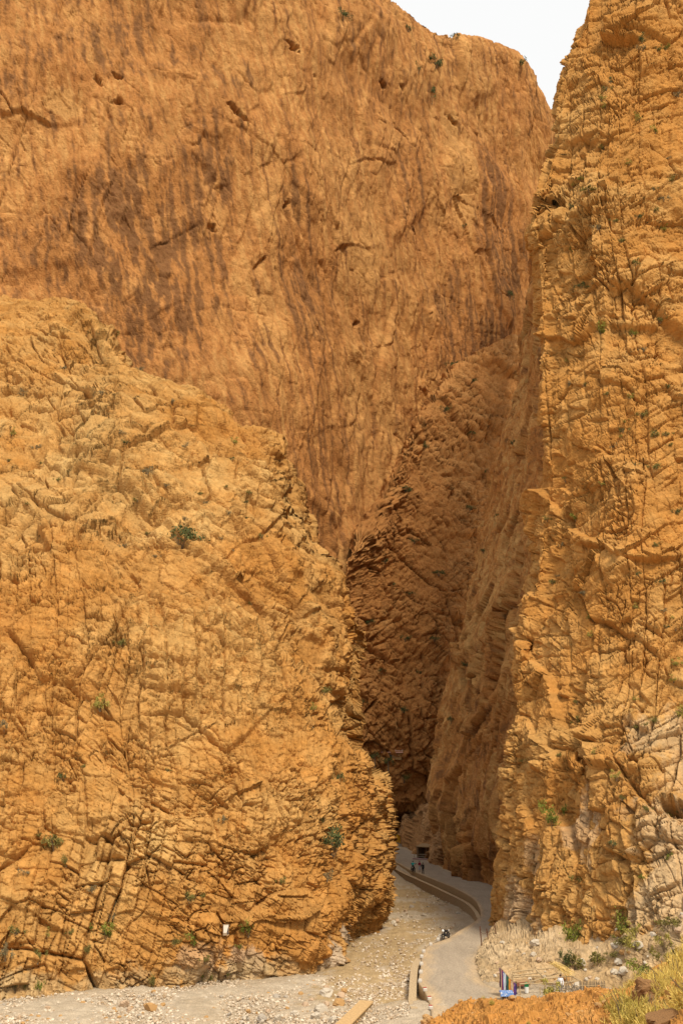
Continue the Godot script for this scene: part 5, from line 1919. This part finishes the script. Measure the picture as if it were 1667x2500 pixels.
func make_body_parts() -> void:
	# right hand hanging down: wrist at the origin, fingers along -y, palm facing +x towards the thigh, thumb forward (+z)
	var b := []
	b.append([Vector3(0, 0.01, 0), Vector3(0, -0.05, 0.012), 0.024, 0.022, SKIN])
	b.append([Vector3(0, -0.02, -0.012), Vector3(0.002, -0.085, -0.03), 0.02, 0.015, SKIN])
	b.append([Vector3(0, -0.02, 0.014), Vector3(0.002, -0.09, 0.03), 0.02, 0.015, SKIN])
	b.append([Vector3(0.002, -0.04, 0), Vector3(0.002, -0.09, 0), 0.018, 0.016, SKIN])
	var tips := [[0.03, 0.07], [0.01, 0.08], [-0.011, 0.074], [-0.031, 0.058]]
	for t in tips:
		var k := Vector3(0.002, -0.09, t[0])
		var m := k + Vector3(0.006, -t[1] * 0.5, t[0] * 0.1)
		var e := m + Vector3(0.02, -t[1] * 0.42, t[0] * 0.05)
		b.append([k, m, 0.009, 0.0085, SKIN])
		b.append([m, e, 0.0085, 0.007, SKIN])
	b.append([Vector3(0.005, -0.035, 0.024), Vector3(0.012, -0.07, 0.052), 0.012, 0.01, SKIN])
	b.append([Vector3(0.012, -0.07, 0.052), Vector3(0.022, -0.1, 0.056), 0.0095, 0.008, SKIN])
	hand_mesh = flesh(b, 0.0055, 0.006)
	# head looking along +z, neck base at the origin
	b = []
	var dk := Color(0.02, 0.015, 0.012)
	b.append([Vector3(0, -0.03, -0.015), Vector3(0, 0.07, 0.0), 0.055, 0.05, SKIN])
	b.append([Vector3(0, 0.19, -0.02), Vector3(0, 0.17, 0.02), 0.088, 0.075, SKIN])
	b.append([Vector3(0, 0.12, 0.02), Vector3(0, 0.075, 0.055), 0.062, 0.036, SKIN])
	b.append([Vector3(0, 0.165, 0.092), Vector3(0, 0.13, 0.115), 0.009, 0.014, SKIN])
	for s in [-1.0, 1.0]:
		b.append([Vector3(0.083 * s, 0.16, -0.01), Vector3(0.085 * s, 0.125, -0.004), 0.014, 0.01, SKIN])
		b.append([Vector3(0.03 * s, 0.165, 0.082), Vector3(0.036 * s, 0.165, 0.08), 0.011, 0.011, dk])
		b.append([Vector3(0.02 * s, 0.183, 0.088), Vector3(0.045 * s, 0.182, 0.076), 0.008, 0.006, dk])
	b.append([Vector3(-0.02, 0.098, 0.088), Vector3(0.02, 0.098, 0.088), 0.008, 0.008, Color(0.24, 0.08, 0.06)])
	head_mesh = flesh(b, 0.009, 0.012)

# pose: joints in metres, feet on y = 0, facing +z
func make_person(where: Vector3, turn: float, label: String, j: Dictionary, top: Color, legs: Color, shoes: Color, hair: Color, covered := false, skirt := Color(0, 0, 0, 0)) -> Node3D:
	var o := thing("person", where, label, "person", "", turn)
	var b := []
	b.append([j.pelvis, j.waist, 0.135, 0.115, legs])
	for s in [-1.0, 1.0]:
		b.append([j.pelvis + Vector3(0.07 * s, 0, 0), j.pelvis + Vector3(0.085 * s, -0.06, 0), 0.105, 0.1, legs])
	b.append([j.waist, j.chest, 0.125, 0.145, top])
	for s in [-1.0, 1.0]:
		b.append([j.chest + Vector3(0.06 * s, 0.02, 0), j.neck + Vector3(0.15 * s, -0.06, 0), 0.12, 0.065, top])
	b.append([j.chest, j.neck + Vector3(0, -0.04, 0), 0.12, 0.065, top])
	var sides := ["r", "l"]
	for k in 2:
		var s: float = -1.0 if k == 0 else 1.0
		var sh: Vector3 = j.neck + Vector3(0.17 * s, -0.07, 0)
		var el: Vector3 = j["elbow_" + sides[k]]
		var wr: Vector3 = j["wrist_" + sides[k]]
		b.append([sh, el, 0.058, 0.045, top])
		b.append([el, wr, 0.045, 0.031, top if covered else SKIN])
		var hip: Vector3 = j.pelvis + Vector3(0.09 * s, -0.05, 0)
		var kn: Vector3 = j["knee_" + sides[k]]
		var an: Vector3 = j["ankle_" + sides[k]]
		b.append([hip, kn, 0.09, 0.06, legs])
		b.append([kn, an, 0.06, 0.042, legs])
		var toe: Vector3 = an + Vector3(0.02 * s, -0.045, 0.15)
		b.append([an + Vector3(0, -0.035, -0.03), toe, 0.042, 0.03, shoes])
	var body := SurfaceTool.new()
	body.begin(Mesh.PRIMITIVE_TRIANGLES)
	body.append_from(flesh(b, 0.022, 0.035), 0, Transform3D())
	var look: Basis = Basis(Vector3.UP, j.get("look", 0.0)) * Basis(Vector3.RIGHT, j.get("nod", 0.0))
	body.append_from(head_mesh, 0, Transform3D(look, j.neck))
	for k in 2:
		var el: Vector3 = j["elbow_" + sides[k]]
		var wr: Vector3 = j["wrist_" + sides[k]]
		var down := (el - wr).normalized()
		var fwd := Vector3(0, 0, 1)
		if absf(fwd.dot(down)) > 0.9:
			fwd = Vector3.UP
		var side := down.cross(fwd).normalized()
		fwd = side.cross(down)
		var hb := Basis(side, down, fwd)
		if k == 1:
			hb = Basis(-side, down, fwd)
		body.append_from(hand_mesh, 0, Transform3D(hb, wr))
	piece("body", body.commit(), vertex_mat(0.85), o)
	# hair or headscarf
	var n := Tools.noise(FastNoiseLite.TYPE_SIMPLEX, 7, 2)
	var st := begin()
	var cap := func(i: int, k: int) -> Vector3:
		var a := PI * 0.62 * i / 10.0
		var c := TAU * k / 16.0
		var d := Vector3(sin(a) * cos(c), cos(a), sin(a) * sin(c))
		var lift := 0.0 if d.z < 0.35 else (d.z - 0.35) * 0.12
		return j.neck + look * (Vector3(0, 0.185 + lift, -0.012) + d * Vector3(0.098, 0.1, 0.112) * (1.0 + 0.05 * n.get_noise_3dv(d * 2.0)))
	for i in 10:
		for k in 16:
			quad(st, cap.call(i, k), cap.call(i, k + 1), cap.call(i + 1, k + 1), cap.call(i + 1, k))
	part("hair", st, plain(hair, 0.9), o)
	if skirt.a > 0.0:
		st = begin()
		var sk := func(i: int, k: int) -> Vector3:
			var t := i / 8.0
			var c := TAU * k / 20.0
			var r := lerpf(0.15, 0.24, t) + 0.015 * sin(c * 5.0) * t
			return j.pelvis.lerp(Vector3(j.pelvis.x, 0.35, j.pelvis.z), t) + Vector3(0, 0.08 * (1.0 - t), 0) + Vector3(cos(c) * r, 0, sin(c) * r * 0.8)
		for i in 8:
			for k in 20:
				quad(st, sk.call(i, k), sk.call(i, k + 1), sk.call(i + 1, k + 1), sk.call(i + 1, k))
		part("skirt", st, plain(skirt, 0.9), o)
	return o

func standing() -> Dictionary:
	return {"pelvis": Vector3(0, 0.93, 0), "waist": Vector3(0, 1.06, 0), "chest": Vector3(0, 1.27, 0), "neck": Vector3(0, 1.47, 0), "elbow_r": Vector3(-0.23, 1.13, -0.03), "wrist_r": Vector3(-0.24, 0.89, 0.04),
		"elbow_l": Vector3(0.23, 1.13, -0.03), "wrist_l": Vector3(0.24, 0.89, 0.04), "knee_r": Vector3(-0.1, 0.5, 0.02), "ankle_r": Vector3(-0.11, 0.09, -0.02), "knee_l": Vector3(0.1, 0.5, 0.02), "ankle_l": Vector3(0.12, 0.09, 0.0)}

func place_people() -> void:
	make_body_parts()
	var black := Color(0.018, 0.018, 0.02)
	# parked motorcycle by the pale boulder, front towards the camera
	make_motorcycle(level(1089, 2292, 0.0), deg_to_rad(-32.0), 0.16, "black motorcycle with a white front panel parked on the road edge", Color(0.75, 0.75, 0.75))
	# rider with his machine on the far bend, seen from behind
	var rp := level(1008, 2128, 0.0)
	make_motorcycle(rp, deg_to_rad(168.0), 0.03, "small motorcycle with a pale tail under the teal-shirted rider", Color(0.7, 0.68, 0.6))
	var ride := {"pelvis": Vector3(0, 0.93, -0.3), "waist": Vector3(0, 1.06, -0.29), "chest": Vector3(0, 1.27, -0.24), "neck": Vector3(0, 1.47, -0.2), "elbow_r": Vector3(-0.42, 1.2, 0.0), "wrist_r": Vector3(-0.66, 1.24, 0.1),
		"elbow_l": Vector3(0.3, 1.14, 0.0), "wrist_l": Vector3(0.36, 1.08, 0.22), "knee_r": Vector3(-0.3, 0.56, -0.02), "ankle_r": Vector3(-0.36, 0.09, -0.2), "knee_l": Vector3(0.3, 0.56, -0.02), "ankle_l": Vector3(0.36, 0.09, -0.2), "look": -0.5}
	make_person(rp, deg_to_rad(168.0), "rider in a teal shirt astride a small motorcycle, arm stretched out", ride, Color(0.03, 0.38, 0.38), black, black, Color(0.012, 0.01, 0.01))
	var s := standing()
	s.wrist_r = Vector3(-0.12, 1.08, 0.16)
	make_person(level(1024, 2128, 0.0), deg_to_rad(20.0), "person in a maroon top and pale skirt facing the rider", s, Color(0.26, 0.03, 0.06), Color(0.45, 0.33, 0.25), Color(0.2, 0.12, 0.08), Color(0.2, 0.02, 0.04), true, Color(0.42, 0.4, 0.42))
	s = standing()
	s.elbow_l = Vector3(0.36, 1.18, -0.08)
	s.wrist_l = Vector3(0.18, 1.02, 0.08)
	s.ankle_r = Vector3(-0.15, 0.09, -0.05)
	make_person(level(1032, 2133, 0.0), deg_to_rad(-25.0) + PI, "person all in black standing on the road, hand on hip", s, black, black, black, Color(0.015, 0.012, 0.012), true)
	s = standing()
	s.elbow_r = Vector3(-0.28, 1.16, 0.05)
	s.wrist_r = Vector3(-0.16, 1.0, 0.24)
	s.nod = 0.2
	make_person(level(1369, 2431, 0.0), deg_to_rad(-30.0), "person in a white shirt bending over the brushwood at the stall", s, Color(0.72, 0.72, 0.76), Color(0.3, 0.26, 0.22), black, Color(0.012, 0.01, 0.01), true)

# ---------------------------------------------------------------- stall
func sp(zx: float, zy: float, d: float) -> Vector3:
	return at(1200.0 + 0.15306 * zx, 2330.0 + 0.15306 * zy, d)

func place_stall() -> void:
	var wood := speckled(Color(0.58, 0.43, 0.25), 71, 0.5, 0.7)
	var grey := speckled(Color(0.33, 0.26, 0.19), 73, 0.4, 0.6)
	var rng := RandomNumberGenerator.new()
	rng.seed = 21
	var o := thing("pole_frame", level(1327, 2434, 0.0), "open frame of thin bare wooden poles beside the hanging scarves", "stall frame")
	var base := o.position
	var poles := [[330, 285, 106, 1000, 210, 108], [340, 335, 105, 800, 295, 106], [350, 365, 104.5, 820, 340, 105], [450, 475, 103, 840, 455, 103], [840, 455, 103, 1080, 466, 103.5], [590, 432, 104, 820, 388, 104], [820, 388, 104, 1290, 350, 105],
		[870, 342, 106, 1105, 295, 107], [830, 372, 104.5, 1170, 345, 105], [700, 245, 106, 830, 370, 104.5], [1150, 455, 103.5, 1400, 415, 104], [1280, 350, 105, 1400, 415, 104], [1065, 578, 102.5, 1375, 510, 103]]
	for q in poles:
		var a := sp(q[0], q[1], q[2]) - base
		var b := sp(q[3], q[4], q[5]) - base
		var st := begin()
		tube(st, [a, a.lerp(b, 0.35) + Vector3(0, rng.randf_range(-0.05, 0.05), 0), a.lerp(b, 0.7) + Vector3(0, rng.randf_range(-0.05, 0.05), 0), b], 0.065, 0.05, 6)
		part("pole", st, wood, o)
	for q in [[330, 285, 106], [445, 470, 103], [830, 370, 104.5], [845, 455, 103], [765, 530, 103], [1105, 295, 107], [1275, 350, 105], [1180, 345, 105], [1395, 412, 104], [370, 470, 103], [610, 430, 106]]:
		var a := sp(q[0], q[1], q[2])
		var f := Vector3(a.x + rng.randf_range(-0.08, 0.08), -0.3, a.z) - base
		a -= base
		var st := begin()
		tube(st, [f, f.lerp(a, 0.5) + Vector3(rng.randf_range(-0.05, 0.05), 0, 0), a + Vector3(0, 0.06, 0)], 0.055, 0.045, 6)
		part("post", st, wood, o)
	# line of scarves
	var tall := sp(140, 215, 101.6)
	o = thing("scarf_line", Vector3(tall.x, 0, tall.z), "rope of long coloured scarves sloping down from a tall thin pole", "scarves")
	base = o.position
	var st := begin()
	tube(st, [Vector3(-0.02, -0.3, 0), Vector3(0.02, 1.5, 0), tall - base + Vector3(0, 0.1, 0)], 0.045, 0.03, 6)
	part("pole", st, wood, o)
	var low := sp(400, 478, 103.0)
	st = begin()
	tube(st, [tall - base, tall.lerp(low, 0.5) - base + Vector3(0, -0.12, 0), low - base], 0.012, 0.012, 5)
	part("rope", st, grey, o)
	var cols := [Color(0.09, 0.02, 0.1), Color(0.2, 0.02, 0.09), Color(0.08, 0.16, 0.4), Color(0.5, 0.53, 0.58), Color(0.06, 0.05, 0.12), Color(0.02, 0.1, 0.07), Color(0.05, 0.04, 0.035), Color(0.55, 0.24, 0.03), Color(0.3, 0.05, 0.04), Color(0.45, 0.33, 0.22), Color(0.42, 0.2, 0.2), Color(0.09, 0.04, 0.2), Color(0.03, 0.03, 0.07)]
	var drops := [1.55, 1.6, 1.75, 1.7, 1.65, 1.6, 1.5, 1.55, 1.45, 1.35, 1.3, 1.2, 1.1]
	for i in cols.size():
		var t := i / float(cols.size())
		var p := tall.lerp(low, t) - base + Vector3(0, -0.12 * sin(t * PI) * 1.0, 0)
		st = begin()
		cloth_strip(st, p + Vector3(-0.12, 0, 0.04 * (i % 2)), (low - tall).normalized() * Vector3(1, 0.4, 1), 0.34, drops[i], 40 + i)
		part("scarf", st, plain(cols[i], 0.9), o)
	# table
	var tc := level(1236, 2442, 0.0)
	o = thing("display_table", tc, "low table under a blue and white patterned cloth below the scarves", "table")
	st = begin()
	box(st, Vector3(0, 0.68, 0), Vector3(1.05, 0.06, 0.75), Basis(), 0.015)
	part("table_top", st, wood, o)
	for x in [-0.46, 0.46]:
		for z in [-0.3, 0.3]:
			st = begin()
			tube(st, [Vector3(x, -0.1, z), Vector3(x * 0.97, 0.66, z)], 0.035, 0.035, 6)
			part("leg", st, wood, o)
	st = begin()
	var n := Tools.noise(FastNoiseLite.TYPE_SIMPLEX, 5, 2)
	var blue := Color(0.1, 0.2, 0.46)
	var cl := func(i: int, k: int) -> Vector3:
		var x := lerpf(-0.66, 0.66, i / 22.0)
		var z := lerpf(-0.46, 0.74, k / 20.0)
		var y := 0.725
		var px := clampf(x, -0.54, 0.54)
		var pz := clampf(z, -0.4, 0.4)
		y -= absf(x - px) * 0.95 + absf(z - pz) * 0.95
		return Vector3(px + (x - px) * 0.25, y + 0.02 * n.get_noise_2d(x * 4.0, z * 4.0), pz + (z - pz) * 0.25)
	for i in 22:
		for k in 20:
			var spot := (rng.randf() < 0.14)
			var c := Color(0.6, 0.6, 0.62) if spot else blue.lerp(Color(0.16, 0.26, 0.5), rng.randf())
			quad(st, cl.call(i, k), cl.call(i, k + 1), cl.call(i + 1, k + 1), cl.call(i + 1, k), c)
	part("cloth", st, vertex_mat(0.9), o)
	for q in [[-0.25, "round brown basket under the table with the blue cloth"], [0.15, "dark woven basket under the table, next to the legs"]]:
		var bk := thing("basket", tc + Vector3(q[0], 0.0, 0.15), q[1], "basket")
		st = begin()
		for k in 7:
			torus(st, Vector3(0, 0.02 + k * 0.04, 0), Vector3.UP, 0.12 + 0.05 * sin(k / 6.0 * PI * 0.7), 0.022, 16, 5)
		part("weave", st, plain(Color(0.14, 0.07, 0.035)), bk)
		st = begin()
		torus(st, Vector3(0, 0.3, 0), Vector3.UP, 0.15, 0.025, 16, 6)
		part("rim", st, plain(Color(0.2, 0.11, 0.05)), bk)
	# awning
	var ap := sp(480, 430, 105.0)
	o = thing("awning", Vector3(ap.x, 0, ap.z), "sagging tan cloth awning with a dark red edge over the stall", "awning")
	base = o.position
	st = begin()
	var c4 := [sp(365, 395, 107.5) - base, sp(590, 400, 107.5) - base, sp(585, 438, 104.5) - base, sp(400, 452, 104.5) - base]
	var aw := func(i: int, k: int) -> Vector3:
		var u := i / 10.0
		var v := k / 8.0
		var p: Vector3 = (c4[0] as Vector3).lerp(c4[1], u).lerp((c4[3] as Vector3).lerp(c4[2], u), v)
		return p + Vector3(0, -0.12 * sin(u * PI) * sin(v * PI), 0)
	for i in 10:
		for k in 8:
			quad(st, aw.call(i, k), aw.call(i, k + 1), aw.call(i + 1, k + 1), aw.call(i + 1, k))
	part("cloth", st, speckled(Color(0.5, 0.32, 0.17), 75, 0.8, 0.8), o)
	st = begin()
	for i in 10:
		var a: Vector3 = aw.call(i, 8)
		var b: Vector3 = aw.call(i + 1, 8)
		quad(st, a + Vector3(0, 0, 0.03), b + Vector3(0, 0, 0.03), b + Vector3(0, -0.3, 0.03), a + Vector3(0, -0.3, 0.03))
	part("edge", st, plain(Color(0.22, 0.07, 0.04)), o)
	for x in [380, 585]:
		st = begin()
		var tp := sp(x, 440, 105.5) - base
		tube(st, [Vector3(tp.x, -0.3, tp.z), tp], 0.05, 0.04, 6)
		part("post", st, wood, o)
	# bucket with green cloth
	var bp := level(1285, 2424, 0.0)
	o = thing("bucket", bp + Vector3(0, 0, 0), "white bucket with a green bundle on it under the awning", "bucket")
	st = begin()
	tube(st, [Vector3(0, 0, 0), Vector3(0, 0.5, 0)], 0.16, 0.2, 14)
	part("pail", st, plain(Color(0.72, 0.72, 0.7), 0.5), o)
	st = begin()
	blob(st, Vector3(0, 0.66, 0), Vector3(0.2, 0.22, 0.18))
	part("bundle", st, plain(Color(0.02, 0.28, 0.1)), o)
	# straw bundle over the frame
	var sa := sp(985, 150, 106.5)
	var sb := sp(1235, 310, 104.5)
	o = thing("straw_bundle", sa, "sheaf of yellow reeds thrown over the end of the pole frame", "straw")
	var straw := [plain(Color(0.62, 0.42, 0.12)), plain(Color(0.5, 0.33, 0.1)), plain(Color(0.7, 0.5, 0.18))]
	for i in 46:
		var a := Vector3(rng.randfn(0, 0.16), rng.randfn(0, 0.1), rng.randfn(0, 0.16))
		var b := sb - sa + Vector3(rng.randfn(0, 0.3), rng.randfn(0, 0.14), rng.randfn(0, 0.3))
		st = begin()
		tube(st, [a, a.lerp(b, 0.5) + Vector3(rng.randfn(0, 0.05), 0.1, 0), b], 0.022, 0.014, 3)
		part("reed", st, straw[i % 3], o)
	# brushwood and reed fence
	var gp := level(1398, 2430, 0.0)
	o = thing("brushwood", gp, "tangled grey brushwood heaped beside the white-shirted person", "brushwood")
	for i in 60:
		var a := Vector3(rng.randf_range(-0.75, 0.75), rng.randf_range(-0.05, 0.5), rng.randf_range(-0.5, 0.5))
		var d := Vector3(rng.randfn(), rng.randfn() * 0.8 + 0.5, rng.randfn() * 0.6).normalized() * rng.randf_range(0.5, 1.1)
		st = begin()
		tube(st, [a, a + d * 0.5 + Vector3(0, rng.randf_range(-0.05, 0.1), 0), a + d], 0.022, 0.012, 4)
		part("stick", st, grey, o)
	var f0 := level(1415, 2424, 0.0)
	var f1 := level(1477, 2421, 0.0)
	o = thing("reed_fence", f0, "short fence of thin grey upright sticks at the end of the stall", "fence")
	for i in 56:
		var p := (f1 - f0) * (i / 55.0) + Vector3(0, 0, rng.randf_range(-0.05, 0.05))
		st = begin()
		tube(st, [p + Vector3(0, -0.2, 0), p + Vector3(rng.randf_range(-0.06, 0.06), rng.randf_range(0.75, 1.05), 0)], 0.02, 0.014, 4)
		part("stick", st, grey, o)
	st = begin()
	tube(st, [Vector3(0, 0.6, 0.06), (f1 - f0) * 0.5 + Vector3(0, 0.56, 0.06), f1 - f0 + Vector3(0, 0.6, 0.06)], 0.025, 0.025, 5)
	part("rail", st, wood, o)

# ---------------------------------------------------------------- far shelter and terrace
func place_far() -> void:
	var wood := speckled(Color(0.34, 0.25, 0.16), 81, 0.6, 0.7)
	var roofm := speckled(Color(0.46, 0.31, 0.16), 83, 0.8, 0.7)
	var pink := speckled(Color(0.45, 0.3, 0.27), 85, 0.8, 0.8)
	var p := level(1046, 2097, 0.0) + Vector3(-0.6, 0, 1.0)
	var o := thing("roadside_shelter", p, "dim roadside shelter with a flat tan roof set against the rock", "shelter")
	o.rotation.y = deg_to_rad(-28.0)
	o.scale = Vector3(1.0, 0.85, 1.0)
	var st := begin()
	box(st, Vector3(0, 2.75, -1.4), Vector3(4.0, 0.16, 3.0), Basis(Vector3.RIGHT, 0.12), 0.03)
	part("roof", st, roofm, o)
	st = begin()
	box(st, Vector3(0, 1.2, -3.0), Vector3(3.8, 2.9, 0.2), Basis(), 0.02)
	part("back_wall", st, plain(Color(0.3, 0.2, 0.11)), o)
	st = begin()
	box(st, Vector3(-1.9, 1.2, -1.8), Vector3(0.2, 2.8, 2.4), Basis(), 0.02)
	part("side_wall", st, plain(Color(0.3, 0.2, 0.11)), o)
	st = begin()
	box(st, Vector3(1.9, 1.2, -1.8), Vector3(0.2, 2.8, 2.4), Basis(), 0.02)
	part("side_wall", st, plain(Color(0.3, 0.2, 0.11)), o)
	for x in [-1.8, 0.0, 1.8]:
		st = begin()
		tube(st, [Vector3(x, -0.2, -0.15), Vector3(x, 2.75, -0.15)], 0.06, 0.05, 6)
		part("post", st, wood, o)
	st = begin()
	box(st, Vector3(-1.1, 0.9, -0.9), Vector3(1.6, 0.07, 0.5), Basis(), 0.02)
	box(st, Vector3(-1.1, 0.45, -0.8), Vector3(1.6, 0.06, 0.5), Basis(), 0.02)
	part("shelf", st, plain(Color(0.55, 0.46, 0.34)), o)
	st = begin()
	box(st, Vector3(0.3, 0.1, 0.5), Vector3(5.2, 0.3, 0.9), Basis(), 0.04)
	part("kerb", st, pink, o)
	for x in [-1.9, -0.3, 1.3, 2.7]:
		st = begin()
		tube(st, [Vector3(x, 0.2, 0.85), Vector3(x, 1.15, 0.85)], 0.035, 0.035, 6)
		part("rail_post", st, wood, o)
	st = begin()
	tube(st, [Vector3(-1.9, 1.05, 0.85), Vector3(2.7, 1.05, 0.85)], 0.03, 0.03, 6)
	part("rail", st, wood, o)
	# terrace seen through the gap
	var q := at(952, 1843, 246)
	o = thing("terrace_house", q, "small ochre house with a pink flat roof on a ledge of the far slope", "house")
	st = begin()
	box(st, Vector3(0.3, 0.55, -4.0), Vector3(5.0, 0.22, 8.0), Basis(), 0.03)
	part("roof", st, plain(Color(0.75, 0.45, 0.36)), o)
	st = begin()
	box(st, Vector3(0.4, -0.3, -4.3), Vector3(4.2, 1.5, 7.2), Basis(), 0.03)
	part("wall", st, speckled(Color(0.52, 0.34, 0.16), 87, 1.0, 0.8), o)
	for x in [-2.1, 0.0, 1.2, 2.7]:
		st = begin()
		tube(st, [Vector3(x, 0.4, -0.15), Vector3(x, 1.15, -0.15)], 0.06, 0.06, 6)
		part("parapet_post", st, plain(Color(0.7, 0.6, 0.5)), o)
	st = begin()
	tube(st, [Vector3(-0.2, 0.9, -0.15), Vector3(2.7, 0.9, -0.15)], 0.07, 0.07, 6)
	part("parapet_rail", st, plain(Color(0.62, 0.42, 0.34)), o)
	st = begin()
	box(st, Vector3(0.0, -0.35, -0.68), Vector3(0.8, 0.7, 0.06), Basis(), 0.01)
	part("window", st, plain(Color(0.04, 0.035, 0.03), 0.3), o)
	for t in [[947, 1862, 1.2, 1.7, "dark green tree in front of the ochre terrace house"], [914, 1850, 1.2, 1.6, "dark green tree peeping over the buttress beside the terrace house"]]:
		var tp := at(t[0], t[1] + 8, 240)
		var tr := thing("tree", tp, t[4], "tree", "", 1.0)
		var cr := piece("crown", bush_kinds["dark"][0][0], mats.leaf, tr)
		cr.scale = Vector3(t[2], t[3], t[2])
		st = begin()
		tube(st, [Vector3(0, -4.0, 0), Vector3(0.1, 0, 0), Vector3(0, 1.2, 0)], 0.22, 0.1, 8)
		part("trunk", st, mats.twig, tr)
